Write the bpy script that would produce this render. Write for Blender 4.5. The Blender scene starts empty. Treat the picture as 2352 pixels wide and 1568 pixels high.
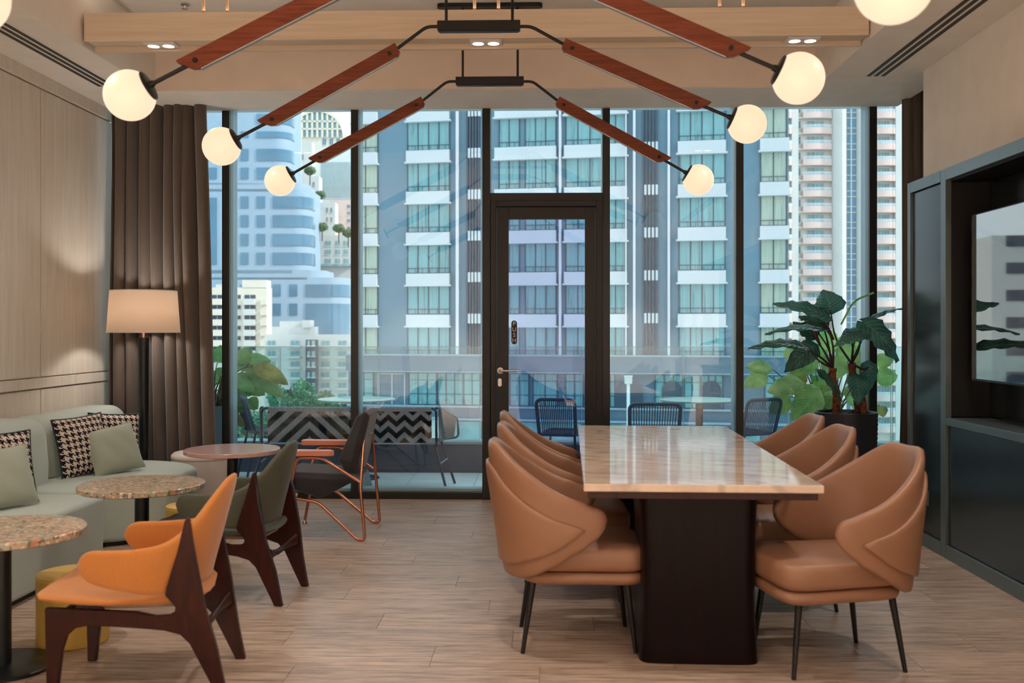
import bpy, bmesh, math, random
from mathutils import Vector, Matrix
random.seed(7)
PI = math.pi
SC = bpy.context.scene
COL = SC.collection

# ------------------------------------------------------------------ camera, sky, sun, lights, exposure
F = 2287.0; HORIZ = 758.0; CZ = 1.37; TH = math.atan((1240-1176)/F)
cam_d = bpy.data.cameras.new('camera'); cam = bpy.data.objects.new('camera', cam_d); COL.objects.link(cam)
cam_d.sensor_width = 36.0; cam_d.lens = 36.0*F/2352.0
cam_d.shift_y = (HORIZ-784.0)/2352.0
cam_d.clip_end = 2000
cam_d.dof.use_dof = True; cam_d.dof.focus_distance = 8.2; cam_d.dof.aperture_fstop = 3.2
cam.location = (0, 0, CZ); cam.rotation_euler = (PI/2, 0, TH)
SC.camera = cam
SC.view_settings.view_transform = 'Standard'; SC.view_settings.look = 'None'
SC.view_settings.exposure = 0.45; SC.view_settings.gamma = 1.0; SC.view_settings.use_curve_mapping = False

W = bpy.data.worlds.new('sky'); SC.world = W; W.use_nodes = True
wn = W.node_tree; wn.nodes.clear()
_o = wn.nodes.new('ShaderNodeOutputWorld'); _b = wn.nodes.new('ShaderNodeBackground')
_tc = wn.nodes.new('ShaderNodeTexCoord'); _sx = wn.nodes.new('ShaderNodeSeparateXYZ'); _cr = wn.nodes.new('ShaderNodeValToRGB')
wn.links.new(_tc.outputs['Generated'], _sx.inputs[0]); wn.links.new(_sx.outputs['Z'], _cr.inputs[0])
wn.links.new(_cr.outputs[0], _b.inputs[0]); wn.links.new(_b.outputs[0], _o.inputs[0])
_e = _cr.color_ramp.elements
_e[0].position = 0.0; _e[0].color = (0.80, 0.88, 0.92, 1)
_e[1].position = 0.7; _e[1].color = (0.60, 0.79, 0.87, 1)
_b.inputs[1].default_value = 1.55

def add_light(name, kind, loc, energy, color, **kw):
    d = bpy.data.lights.new(name, kind); d.energy = energy; d.color = color
    o = bpy.data.objects.new(name, d); COL.objects.link(o); o.location = loc
    for k, v in kw.items(): setattr(d, k, v)
    return o
_s = add_light('sun', 'SUN', (20, -5, 30), 2.8, (1.0, 0.90, 0.78), angle=math.radians(2))
_s.rotation_euler = Vector((-1.0, 0.27, -0.62)).to_track_quat('-Z', 'Y').to_euler()
WARM = (1.0, 0.92, 0.84)
SPOT_E = 56
for _y in (6.26, 4.0, 1.7, -0.6):
    for _x in ((-2.33, -0.36, 1.62) if _y > 6 else (-2.5, -0.36, 2.0)):
        add_light('beam_and_fill_spot', 'SPOT', (_x, _y, 3.105), SPOT_E*(0.5 if _y > 6 else 1.0), WARM, spot_size=math.radians(125), spot_blend=0.9, shadow_soft_size=0.06)  # beam row lights the visible fixtures; other rows are added, unseen interior fill

for _y in (0.4, -1.2, -2.6):
    for _x in (-2.4, -0.4, 1.7):
        add_light('rear_bounce_fill', 'SPOT', (_x, _y, 3.105), 400, (1.0, 0.99, 0.98), spot_size=math.radians(84), spot_blend=0.6, shadow_soft_size=0.06)  # added spots behind the camera; their floor bounce brightens the ceiling
_a = add_light('beam_top_fill', 'AREA', (-0.43, 6.26, 3.39), 3.5, (1.0, 0.84, 0.68), shape='RECTANGLE', size=4.6, size_y=0.08)  # added unseen up-light above the beam, fills the coffer ceiling
_a.rotation_euler = (PI, 0, 0)

# ------------------------------------------------------------------ pixel helpers (2352 x 1568 frame -> world)
cT, sT = math.cos(TH), math.sin(TH)
def ray(px, py):
    u = (px-1176.0)/F; v = (HORIZ-py)/F
    return Vector((cT*u-sT, sT*u+cT, v))
def at(px, py, Y):
    r = ray(px, py); return Vector((0, 0, CZ)) + r*(Y/r.y)
def fl(px, py, z=0.0):
    r = ray(px, py); return Vector((0, 0, CZ)) + r*((z-CZ)/r.z)
def wp(px, D, py=HORIZ):
    r = ray(px, py); return Vector((0, 0, CZ)) + r*D

# ------------------------------------------------------------------ mesh helpers
class MB:
    def __init__(s): s.v = []; s.f = []; s.uv = None
    def add(s, vs, fs):
        b = len(s.v); s.v += [tuple(p) for p in vs]; s.f += [tuple(b+i for i in f) for f in fs]; return s
    def box(s, x0, x1, y0, y1, z0, z1):
        if x0 > x1: x0, x1 = x1, x0
        if y0 > y1: y0, y1 = y1, y0
        if z0 > z1: z0, z1 = z1, z0
        v = [(x0,y0,z0),(x1,y0,z0),(x1,y1,z0),(x0,y1,z0),(x0,y0,z1),(x1,y0,z1),(x1,y1,z1),(x0,y1,z1)]
        return s.add(v, [(0,3,2,1),(4,5,6,7),(0,1,5,4),(1,2,6,5),(2,3,7,6),(3,0,4,7)])
    def mbox(s, M, sx, sy, sz):
        v = [M @ Vector((a*sx/2, b*sy/2, c*sz/2)) for c in (-1,1) for a, b in ((-1,-1),(1,-1),(1,1),(-1,1))]
        return s.add(v, [(0,3,2,1),(4,5,6,7),(0,1,5,4),(1,2,6,5),(2,3,7,6),(3,0,4,7)])
    def hexa(s, b4, t4):
        return s.add(list(b4)+list(t4), [(0,3,2,1),(4,5,6,7),(0,1,5,4),(1,2,6,5),(2,3,7,6),(3,0,4,7)])
    def tube(s, pts, r, n=8, closed=False):
        pts = [Vector(p) for p in pts]; N = len(pts)
        rs = r if isinstance(r, (list, tuple)) else [r]*N
        ups = None; rings = []
        for i in range(N):
            if closed: t = (pts[(i+1) % N]-pts[i-1])
            else: t = pts[min(i+1, N-1)]-pts[max(i-1, 0)]
            t.normalize()
            if ups is None:
                a = Vector((0,0,1)) if abs(t.z) < 0.9 else Vector((1,0,0))
                ups = (a - t*a.dot(t)).normalized()
            else:
                ups = (ups - t*ups.dot(t)).normalized()
            q = t.cross(ups)
            rings.append([pts[i] + (ups*math.cos(2*PI*k/n)+q*math.sin(2*PI*k/n))*rs[i] for k in range(n)])
        vs = [p for rg in rings for p in rg]; fs = []
        M_ = N if closed else N-1
        for i in range(M_):
            a = i*n; b = ((i+1) % N)*n
            for k in range(n): fs.append((a+k, a+(k+1) % n, b+(k+1) % n, b+k))
        if not closed:
            fs.append(tuple(range(n-1, -1, -1))); fs.append(tuple((N-1)*n+k for k in range(n)))
        return s.add(vs, fs)
    def lathe(s, prof, n=32, M=None, cap=True):
        M = M or Matrix.Identity(4); vs = []; fs = []
        for (r, z) in prof:
            for k in range(n):
                a = 2*PI*k/n; vs.append(M @ Vector((r*math.cos(a), r*math.sin(a), z)))
        for i in range(len(prof)-1):
            for k in range(n):
                fs.append((i*n+k, i*n+(k+1) % n, (i+1)*n+(k+1) % n, (i+1)*n+k))
        if cap:
            fs.append(tuple(range(n-1, -1, -1))); fs.append(tuple((len(prof)-1)*n+k for k in range(n)))
        return s.add(vs, fs)
    def prism(s, poly, z0, z1, M=None):
        M = M or Matrix.Identity(4); n = len(poly)
        vs = [M @ Vector((p[0], p[1], z0)) for p in poly] + [M @ Vector((p[0], p[1], z1)) for p in poly]
        fs = [tuple(range(n-1, -1, -1)), tuple(range(n, 2*n))] + [(i, (i+1) % n, n+(i+1) % n, n+i) for i in range(n)]
        return s.add(vs, fs)
    def grid(s, fn, nu, nv, cu=False, cv=False, capu=False):
        vs = [fn(i/(nu if cu else nu-1), j/(nv if cv else nv-1)) for i in range(nu) for j in range(nv)]
        fs = []
        for i in range(nu if cu else nu-1):
            for j in range(nv if cv else nv-1):
                i2 = (i+1) % nu; j2 = (j+1) % nv
                fs.append((i*nv+j, i*nv+j2, i2*nv+j2, i2*nv+j))
        if capu:
            fs.append(tuple(range(nv))); fs.append(tuple((nu-1)*nv+j for j in range(nv-1, -1, -1)))
        return s.add(vs, fs)
    def mesh(s, name, mat, smooth=None, fix=True):
        me = bpy.data.meshes.new(name); me.from_pydata(s.v, [], s.f)
        if s.uv:
            ul = me.uv_layers.new(name='UVMap')
            for lp in me.loops: ul.data[lp.index].uv = s.uv[lp.vertex_index]
        if fix and len(s.f) < 60000:
            bm = bmesh.new(); bm.from_mesh(me); bmesh.ops.recalc_face_normals(bm, faces=bm.faces); bm.to_mesh(me); bm.free()
        if mat: me.materials.append(mat)
        if smooth is not None:
            me.polygons.foreach_set('use_smooth', [True]*len(me.polygons))
            if smooth < 180: me.set_sharp_from_angle(angle=math.radians(smooth))
        me.update(); return me
    def build(s, name, mat, parent=None, smooth=None, bevel=0, segs=2, subsurf=0, label=None, fix=True):
        o = bpy.data.objects.new(name, s.mesh(name, mat, smooth if not subsurf else 180, fix)); COL.objects.link(o)
        if parent: o.parent = parent
        if bevel:
            m = o.modifiers.new('bevel', 'BEVEL'); m.width = bevel; m.segments = segs; m.limit_method = 'ANGLE'; m.angle_limit = math.radians(40)
            o.data.polygons.foreach_set('use_smooth', [True]*len(o.data.polygons))
            m.harden_normals = True
        if subsurf:
            m = o.modifiers.new('sub', 'SUBSURF'); m.levels = subsurf; m.render_levels = subsurf
        if label: o['label'] = label
        return o

def tag(o, label=None, cat=None, group=None, kind=None):
    if label: o['label'] = label
    if cat: o['category'] = cat
    if group: o['group'] = group
    if kind: o['kind'] = kind
    return o
def empty(name, loc=(0,0,0), rz=0, label=None, cat=None, group=None, kind=None):
    o = bpy.data.objects.new(name, None); COL.objects.link(o); o.empty_display_size = 0.1
    o.location = loc; o.rotation_euler = (0, 0, rz)
    return tag(o, label, cat, group, kind)
def copy_tree(o, parent=None):
    c = o.copy(); COL.objects.link(c); c.parent = parent
    for ch in list(o.children): copy_tree(ch, c)
    return c
def link_mesh(name, me, parent, loc=(0,0,0), rz=0):
    o = bpy.data.objects.new(name, me); COL.objects.link(o); o.parent = parent; o.location = loc; o.rotation_euler = (0,0,rz); return o
def arc(cx, cy, r, a0, a1, n):
    return [(cx+r*math.cos(math.radians(a0+(a1-a0)*i/n)), cy+r*math.sin(math.radians(a0+(a1-a0)*i/n))) for i in range(n+1)]
def fillet(pts, r, n=5, closed=False):
    pts = [Vector(p) for p in pts]; out = []; N = len(pts)
    for i, p in enumerate(pts):
        if not closed and i in (0, N-1): out.append(p); continue
        a = pts[i-1]; b = pts[(i+1) % N]
        da = (a-p); db = (b-p); rr = min(r, da.length*0.45, db.length*0.45)
        p0 = p+da.normalized()*rr; p2 = p+db.normalized()*rr
        for k in range(n+1):
            t = k/n; out.append(p0*(1-t)**2 + p*2*t*(1-t) + p2*t*t)
    return out
def sp(x, e): return math.copysign(abs(x)**e, x)
def lerp_prof(tab, x):
    x = abs(x)
    if x <= tab[0][0]: return tab[0][1]
    for (a, va), (b, vb) in zip(tab, tab[1:]):
        if x <= b:
            t = (x-a)/(b-a); t = t*t*(3-2*t) if len(tab) < 3 else t
            return va+(vb-va)*t
    return tab[-1][1]
def smooth_prof(tab):
    # Catmull style smooth interpolation
    def f(x):
        x = abs(x)
        if x <= tab[0][0]: return tab[0][1]
        for i in range(len(tab)-1):
            a, va = tab[i]; b, vb = tab[i+1]
            if x <= b:
                m0 = 0 if i == 0 else (vb-tab[i-1][1])/(b-tab[i-1][0])
                m1 = (tab[i+2][1]-va)/(tab[i+2][0]-a) if i+2 < len(tab) else (vb-va)/(b-a)
                h = b-a; t = (x-a)/h
                return (2*t**3-3*t*t+1)*va+(t**3-2*t*t+t)*h*m0+(-2*t**3+3*t*t)*vb+(t**3-t*t)*h*m1
        return tab[-1][1]
    return f

# ------------------------------------------------------------------ materials
class NT:
    def __init__(s, name):
        s.m = bpy.data.materials.new(name); s.m.use_nodes = True; s.t = s.m.node_tree; s.t.nodes.clear()
        s.out = s.n('ShaderNodeOutputMaterial')
    def n(s, typ, **kw):
        x = s.t.nodes.new(typ)
        for k, v in kw.items(): setattr(x, k, v)
        return x
    def l(s, a, b): s.t.links.new(a, b); return s
    def princ(s, color, rough=0.5, metal=0.0, coat=0.0, spec=0.5):
        p = s.n('ShaderNodeBsdfPrincipled'); p.inputs['Base Color'].default_value = (*color, 1)
        p.inputs['Roughness'].default_value = rough; p.inputs['Metallic'].default_value = metal
        p.inputs['Coat Weight'].default_value = coat; p.inputs['Coat Roughness'].default_value = 0.08
        p.inputs['Specular IOR Level'].default_value = spec
        s.l(p.outputs[0], s.out.inputs[0]); return p
    def coord(s, scale=(1,1,1), kind='Object', rnd=False):
        tc = s.n('ShaderNodeTexCoord'); mp = s.n('ShaderNodeMapping'); mp.inputs['Scale'].default_value = scale
        if rnd:
            oi = s.n('ShaderNodeObjectInfo'); vm = s.n('ShaderNodeVectorMath', operation='MULTIPLY_ADD')
            cb = s.n('ShaderNodeCombineXYZ'); mu = s.n('ShaderNodeMath', operation='MULTIPLY'); mu.inputs[1].default_value = 37.0
            s.l(oi.outputs['Random'], mu.inputs[0])
            for i in range(3): s.l(mu.outputs[0], cb.inputs[i])
            va = s.n('ShaderNodeVectorMath', operation='ADD')
            s.l(tc.outputs[kind], va.inputs[0]); s.l(cb.outputs[0], va.inputs[1]); s.l(va.outputs[0], mp.inputs[0])
        else: s.l(tc.outputs[kind], mp.inputs[0])
        return mp.outputs[0]
    def noise(s, vec, scale=5, detail=4, rough=0.5, dist=0.0):
        x = s.n('ShaderNodeTexNoise'); x.inputs['Scale'].default_value = scale; x.inputs['Detail'].default_value = detail
        x.inputs['Roughness'].default_value = rough; x.inputs['Distortion'].default_value = dist
        s.l(vec, x.inputs['Vector']); return x.outputs[0]
    def ramp(s, fac, stops, interp='LINEAR'):
        r = s.n('ShaderNodeValToRGB'); r.color_ramp.interpolation = interp; e = r.color_ramp.elements
        while len(e) < len(stops): e.new(0.5)
        for i, (p, c) in enumerate(stops): e[i].position = p; e[i].color = (*c, 1)
        s.l(fac, r.inputs[0]); return r.outputs[0]
    def bump(s, p, h, strength=0.2, dist=0.01):
        b = s.n('ShaderNodeBump'); b.inputs['Strength'].default_value = strength; b.inputs['Distance'].default_value = dist
        s.l(h, b.inputs['Height']); s.l(b.outputs[0], p.inputs['Normal'])
    def math(s, op, a, b=None, clamp=False):
        m = s.n('ShaderNodeMath', operation=op); m.use_clamp = clamp
        for i, x in enumerate((a, b)):
            if x is None: continue
            if isinstance(x, (int, float)): m.inputs[i].default_value = x
            else: s.l(x, m.inputs[i])
        return m.outputs[0]
    def mix(s, fac, a, b, blend='MIX'):
        m = s.n('ShaderNodeMix', data_type='RGBA', blend_type=blend)
        for x, k in ((fac, 0), (a, 6), (b, 7)):
            if isinstance(x, (int, float)): m.inputs[k].default_value = x
            elif isinstance(x, tuple): m.inputs[k].default_value = (*x, 1)
            else: s.l(x, m.inputs[k])
        return m.outputs[2]

def srgb(r, g, b):
    f = lambda c: (c/255/12.92) if c/255 <= 0.04045 else ((c/255+0.055)/1.055)**2.4
    return (f(r), f(g), f(b))
def plain(name, col, rough=0.5, metal=0.0, coat=0.0, spec=0.5, var=0.08, vscale=6):
    t = NT(name); p = t.princ(col, rough, metal, coat, spec)
    if var:
        n = t.noise(t.coord(), vscale, 3)
        c2 = tuple(max(0, c*(1-var*2)) for c in col); c3 = tuple(min(1, c*(1+var)) for c in col)
        t.l(t.ramp(n, [(0.3, c2), (0.7, c3)]), p.inputs['Base Color'])
    return t.m
def fabric(name, col, rough=0.9, wscale=260, bump=0.25, var=0.1, sheen=0.3, stretch=(1,1,1)):
    t = NT(name); p = t.princ(col, rough, spec=0.2); p.inputs['Sheen Weight'].default_value = sheen
    v = t.coord(stretch); n = t.noise(v, wscale, 2, 0.7); n2 = t.noise(t.coord(), 5, 3)
    f = t.math('ADD', t.math('MULTIPLY', n, 0.6), t.math('MULTIPLY', n2, 0.4))
    t.l(t.ramp(f, [(0.3, tuple(c*(1-var*2) for c in col)), (0.7, tuple(min(1, c*(1+var)) for c in col))]), p.inputs['Base Color'])
    t.bump(p, n, bump, 0.002); return t.m
def wood(name, c1, c2, stretch=(1, 14, 14), scale=4, rough=0.4, coat=0.0, rnd=True, bump=0.05):
    t = NT(name); p = t.princ(c1, rough, coat=coat)
    v = t.coord(stretch, rnd=rnd); n = t.noise(v, scale, 6, 0.6, 0.6)
    t.l(t.ramp(n, [(0.3, c1), (0.68, c2)]), p.inputs['Base Color']); t.bump(p, n, bump, 0.003); return t.m
def glassy(name, tint=(0.9, 0.95, 0.95), refl=1.0, ior=1.5):
    t = NT(name); tr = t.n('ShaderNodeBsdfTransparent'); tr.inputs[0].default_value = (*tint, 1)
    gl = t.n('ShaderNodeBsdfGlossy'); gl.inputs['Roughness'].default_value = 0.0; gl.inputs[0].default_value = (0.9, 0.92, 0.92, 1)
    fr = t.n('ShaderNodeFresnel'); fr.inputs[0].default_value = ior
    mx = t.n('ShaderNodeMixShader'); t.l(t.math('MULTIPLY', fr.outputs[0], refl), mx.inputs[0])
    t.l(tr.outputs[0], mx.inputs[1]); t.l(gl.outputs[0], mx.inputs[2]); t.l(mx.outputs[0], t.out.inputs[0]); return t.m

M = {}
M['paint'] = plain('ceiling_paint', srgb(236, 228, 218), 0.85, var=0.02)
M['paint_lamp_tint'] = plain('lamp_tinted_paint', srgb(232, 214, 198), 0.85, var=0.02)  # ceiling paint with the lamps' warm light put into its colour
M['wall_right'] = plain('cream_wall_paint', srgb(242, 234, 224), 0.9, var=0.02)
M['veneer'] = wood('pale_veneer', srgb(228, 218, 204), srgb(212, 200, 184), (9, 9, 0.5), 3, 0.55, bump=0.02)
M['beamwood'] = wood('beam_veneer', srgb(222, 204, 182), srgb(206, 186, 162), (0.5, 12, 12), 3, 0.6, bump=0.02)
M['plankwood'] = wood('red_brown_wood', srgb(134, 68, 40), srgb(92, 38, 24), (1.2, 20, 20), 4, 0.35, bump=0.03)
M['darkwood'] = wood('dark_walnut', srgb(66, 30, 24), srgb(40, 18, 15), (10, 10, 1.2), 3, 0.35, bump=0.03)
M['pedestal'] = wood('espresso_wood', srgb(24, 13, 12), srgb(14, 8, 8), (14, 14, 1), 3, 0.3, bump=0.03)
for _k, _v in (('pedestal', 0.12), ('darkwood', 0.25), ('plankwood', 0.3)): M[_k].node_tree.nodes['Principled BSDF'].inputs['Specular IOR Level'].default_value = _v
M['board'] = plain('pale_board', srgb(190, 150, 120), 0.6)
M['black'] = plain('black_metal', srgb(26, 25, 26), 0.45, 0.3, var=0.03)
M['blackwood'] = plain('black_frame', srgb(27, 27, 26), 0.45, 0.1, var=0.05)
M['mullion'] = plain('mullion_dark', srgb(44, 46, 46), 0.35, 0.4, var=0.04)
M['mullion_side'] = plain('mullion_side_alu', srgb(140, 158, 165), 0.4, 0.2, var=0.03)
M['poledark'] = plain('pole_dark', srgb(18, 24, 26), 0.35, 0.2, var=0.03)
M['steel'] = plain('brushed_steel', srgb(196, 190, 184), 0.3, 0.9, var=0.03)
M['copper'] = plain('copper_tube', srgb(216, 150, 126), 0.22, 0.95, var=0.02)
M['whiteplastic'] = plain('white_plastic', srgb(232, 228, 222), 0.5, var=0.01)
M['sage'] = fabric('sage_fabric', srgb(184, 196, 188), var=0.04)
M['sagepillow'] = fabric('sage_pillow_fabric', srgb(166, 174, 158), var=0.06)
M['orange'] = fabric('orange_fabric', srgb(194, 124, 62), var=0.07, stretch=(1, 1, 0.3))
M['olive'] = fabric('olive_leather', srgb(80, 82, 68), 0.55, 60, 0.12, var=0.08, sheen=0.1)
M['charcoal'] = fabric('charcoal_fabric', srgb(58, 58, 62), 0.9, 200, 0.5, var=0.25)
M['tan'] = plain('tan_leather', srgb(152, 110, 84), 0.42, var=0.03, spec=0.45)
M['pouf'] = fabric('off_white_fabric', srgb(222, 210, 202), var=0.04)
M['yellow'] = plain('mustard_lacquer', srgb(196, 160, 72), 0.45, var=0.03)
M['yellowtop'] = plain('mustard_top', srgb(214, 176, 90), 0.4, var=0.03)
M['navy'] = fabric('navy_velvet', srgb(20, 30, 34), 0.8, 150, 0.1, sheen=0.6)
M['pinkwood'] = wood('pink_wood', srgb(214, 178, 172), srgb(198, 160, 154), (1, 12, 12), 3, 0.2, coat=0.3)
M['peachwood'] = wood('peach_wood', srgb(226, 146, 120), srgb(212, 128, 104), (1, 12, 12), 3, 0.4)
M['shade'] = None
M['cabinet'] = wood('dark_green_veneer', srgb(30, 37, 38), srgb(20, 26, 27), (1.5, 1.5, 10), 3, 0.22, bump=0.02)
M['cabframe'] = plain('grey_metal_frame', srgb(100, 112, 114), 0.35, 0.5, var=0.03)
M['niche'] = wood('niche_dark', srgb(14, 16, 16), srgb(8, 10, 10), (1.5, 1.5, 10), 3, 0.5)
M['screen'] = plain('tv_screen', srgb(8, 9, 10), 0.02, 0.0, spec=1.0, var=0)
M['screen'].node_tree.nodes['Principled BSDF'].inputs['IOR'].default_value = 2.1
M['glass'] = glassy('window_glass', (0.93, 0.97, 0.98), 1.25)
M['doorglass'] = glassy('door_glass', (0.74, 0.78, 0.88))
M['railglass'] = glassy('rail_glass', (0.78, 0.90, 0.91))
M['glassedge'] = plain('glass_edge', srgb(176, 208, 206), 0.2, var=0)
M['slot'] = plain('slot_dark', srgb(60, 54, 50), 0.7, var=0)
M['rope'] = plain('rope_navy', srgb(84, 94, 116), 0.7, var=0.06, vscale=60)
M['ropegrey'] = plain('rope_grey', srgb(116, 112, 116), 0.7, var=0.1, vscale=80)
M['tube_navy'] = plain('tube_slate', srgb(70, 76, 94), 0.4, 0.3, var=0.02)
M['tabletop_out'] = plain('pale_green_top', srgb(176, 208, 200), 0.35, var=0.02)
M['balcony_tile'] = plain('balcony_tile', srgb(226, 234, 236), 0.5, var=0.05, vscale=3)
M['parapet'] = plain('parapet_dark', srgb(72, 86, 106), 0.5, var=0.05)
M['sill'] = plain('sill_alu', srgb(150, 170, 175), 0.35, 0.3, var=0.02)
M['pot'] = plain('ribbed_pot', srgb(28, 32, 42), 0.5, var=0.05)
M['soil'] = plain('pebbles', srgb(44, 48, 56), 0.6, var=0.3, vscale=60)
M['potgrey'] = plain('grey_pot', srgb(120, 130, 134), 0.6, var=0.05)
M['stemdark'] = plain('stem_dark', srgb(62, 44, 48), 0.5, var=0.1)
M['stemgreen'] = plain('stem_green', srgb(110, 100, 70), 0.6, var=0.1)
M['trunk'] = plain('fibrous_trunk', srgb(126, 72, 48), 0.9, var=0.35, vscale=40)

def leafmat(name, dark, mid, vein, rough, veins=26):
    t = NT(name); p = t.princ(mid, rough)
    uv = t.n('ShaderNodeUVMap'); sx = t.n('ShaderNodeSeparateXYZ'); t.l(uv.outputs[0], sx.inputs[0])
    av = t.math('ABSOLUTE', t.math('SUBTRACT', sx.outputs[1], 0.5))
    w = t.math('SINE', t.math('MULTIPLY', t.math('SUBTRACT', sx.outputs[0], t.math('MULTIPLY', av, 0.7)), veins*2.0))
    line = t.math('GREATER_THAN', w, 0.93); mid_l = t.math('LESS_THAN', av, 0.012)
    n = t.noise(t.coord(), 9, 3)
    c = t.ramp(n, [(0.3, dark), (0.7, mid)])
    oi = t.n('ShaderNodeObjectInfo'); hs = t.n('ShaderNodeHueSaturation')
    t.l(t.math('ADD', t.math('MULTIPLY', oi.outputs['Random'], 0.05), 0.475), hs.inputs['Hue'])
    t.l(t.math('ADD', t.math('MULTIPLY', oi.outputs['Random'], 0.5), 0.75), hs.inputs['Value'])
    c2 = t.mix(t.math('MULTIPLY', t.math('MAXIMUM', line, mid_l), 0.55), c, vein)
    t.l(c2, hs.inputs['Color']); t.l(hs.outputs[0], p.inputs['Base Color'])
    t.bump(p, w, 0.25, 0.004)
    tl = t.n('ShaderNodeBsdfTranslucent'); t.l(hs.outputs[0], tl.inputs[0])
    mx = t.n('ShaderNodeMixShader'); mx.inputs[0].default_value = 0.4
    t.l(p.outputs[0], mx.inputs[1]); t.l(tl.outputs[0], mx.inputs[2]); t.l(mx.outputs[0], t.out.inputs[0])
    return t.m
M['alocasia'] = leafmat('alocasia_leaf', srgb(38, 84, 74), srgb(78, 128, 118), srgb(134, 176, 140), 0.2)
M['calathea'] = leafmat('broad_leaf', srgb(112, 164, 92), srgb(184, 218, 124), srgb(205, 226, 160), 0.5, 40)
M['leftleaf'] = leafmat('left_leaf', srgb(84, 136, 86), srgb(138, 182, 114), srgb(170, 200, 140), 0.5, 40)
M['dryleaf'] = leafmat('dry_leaf', srgb(96, 104, 58), srgb(176, 160, 92), srgb(200, 180, 110), 0.6, 40)

def _globe():
    t = NT('opal_glass'); e = t.n('ShaderNodeEmission'); e.inputs[0].default_value = (1.0, 0.77, 0.52, 1); e.inputs[1].default_value = 0.68
    p = t.princ((0.9, 0.86, 0.8), 0.35); a = t.n('ShaderNodeAddShader')
    p.inputs['Base Color'].default_value = (0.30, 0.28, 0.25, 1)
    t.l(p.outputs[0], a.inputs[0]); t.l(e.outputs[0], a.inputs[1]); t.l(a.outputs[0], t.out.inputs[0]); return t.m
M['globe'] = _globe()
def _lamp_face():
    t = NT('downlight_lens'); e = t.n('ShaderNodeEmission'); e.inputs[0].default_value = (1.0, 0.86, 0.74, 1); e.inputs[1].default_value = 6
    t.l(e.outputs[0], t.out.inputs[0]); return t.m
M['lens'] = _lamp_face()
def _shade():
    t = NT('lamp_shade_linen'); p = t.princ(srgb(236, 222, 208), 0.9); tl = t.n('ShaderNodeBsdfTranslucent'); tl.inputs[0].default_value = (*srgb(245, 226, 206), 1)
    mx = t.n('ShaderNodeMixShader'); mx.inputs[0].default_value = 0.5
    t.l(p.outputs[0], mx.inputs[1]); t.l(tl.outputs[0], mx.inputs[2]); t.l(mx.outputs[0], t.out.inputs[0]); return t.m
M['shade'] = _shade()
def _curtain():
    t = NT('taupe_curtain'); p = t.princ(srgb(104, 88, 78), 0.75, spec=0.25); p.inputs['Sheen Weight'].default_value = 0.3
    n = t.noise(t.coord((140, 140, 30)), 6, 3, 0.7)
    t.l(t.ramp(n, [(0.3, srgb(80, 69, 61)), (0.7, srgb(106, 93, 84))]), p.inputs['Base Color']); t.bump(p, n, 0.2, 0.002); return t.m
M['curtain'] = _curtain()
def _floor():
    t = NT('floor_plank_vinyl'); p = t.princ((0.4, 0.3, 0.25), 0.42, spec=0.4)
    v = t.coord((0.9, 22, 1), rnd=True); n = t.noise(v, 4.0, 6, 0.65, 0.3)
    n2 = t.noise(t.coord((2.0, 90, 1), rnd=True), 5, 3, 0.7)
    n3 = t.noise(t.coord((160, 30, 1)), 5, 1, 0.5)
    f = t.math('ADD', t.math('ADD', t.math('MULTIPLY', n, 0.55), t.math('MULTIPLY', n2, 0.35)), t.math('MULTIPLY', n3, 0.1))
    c = t.ramp(f, [(0.39, srgb(98, 82, 70)), (0.47, srgb(158, 136, 118)), (0.54, srgb(186, 162, 142)), (0.64, srgb(208, 184, 162))])
    oi = t.n('ShaderNodeObjectInfo'); hs = t.n('ShaderNodeHueSaturation'); t.l(c, hs.inputs['Color'])
    t.l(t.math('ADD', t.math('MULTIPLY', oi.outputs['Random'], 0.16), 0.92), hs.inputs['Value'])
    t.l(hs.outputs[0], p.inputs['Base Color']); t.bump(p, f, 0.12, 0.003); return t.m
M['floor'] = _floor()
def _terrazzo():
    t = NT('terrazzo'); p = t.princ((0.4, 0.35, 0.3), 0.3, coat=0.2)
    vo = t.n('ShaderNodeTexVoronoi'); vo.inputs['Scale'].default_value = 75; t.l(t.coord(), vo.inputs['Vector'])
    sx = t.n('ShaderNodeSeparateColor'); t.l(vo.outputs['Color'], sx.inputs[0])
    c = t.ramp(sx.outputs[0], [(0.0, srgb(120, 112, 96)), (0.2, srgb(172, 158, 134)), (0.42, srgb(188, 152, 124)), (0.58, srgb(160, 158, 138)), (0.78, srgb(214, 190, 162)), (0.92, srgb(184, 128, 98))], 'CONSTANT')
    t.l(c, p.inputs['Base Color']); return t.m
M['terrazzo'] = _terrazzo()
def _marble():
    t = NT('beige_marble'); p = t.princ((0.6, 0.5, 0.4), 0.06, spec=0.6)
    v = t.coord((1, 1, 1)); n = t.noise(v, 2.2, 6, 0.6, 1.4)
    w = t.n('ShaderNodeTexWave'); w.wave_type = 'BANDS'; w.bands_direction = 'DIAGONAL'; w.inputs['Scale'].default_value = 1.6; w.inputs['Distortion'].default_value = 9; w.inputs['Detail'].default_value = 4; w.inputs['Detail Scale'].default_value = 1.3
    t.l(t.coord((1, 2.2, 1)), w.inputs['Vector'])
    c = t.ramp(n, [(0.3, srgb(196, 168, 146)), (0.55, srgb(222, 198, 176)), (0.8, srgb(206, 178, 154))])
    vein = t.ramp(w.outputs[1], [(0.0, (1, 1, 1)), (0.08, (0.15, 0.15, 0.15)), (0.2, (0, 0, 0))])
    c2 = t.mix(t.math('MULTIPLY', vein, 0.45), c, srgb(140, 124, 116))
    t.l(c2, p.inputs['Base Color']); return t.m
M['marble'] = _marble()
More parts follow.
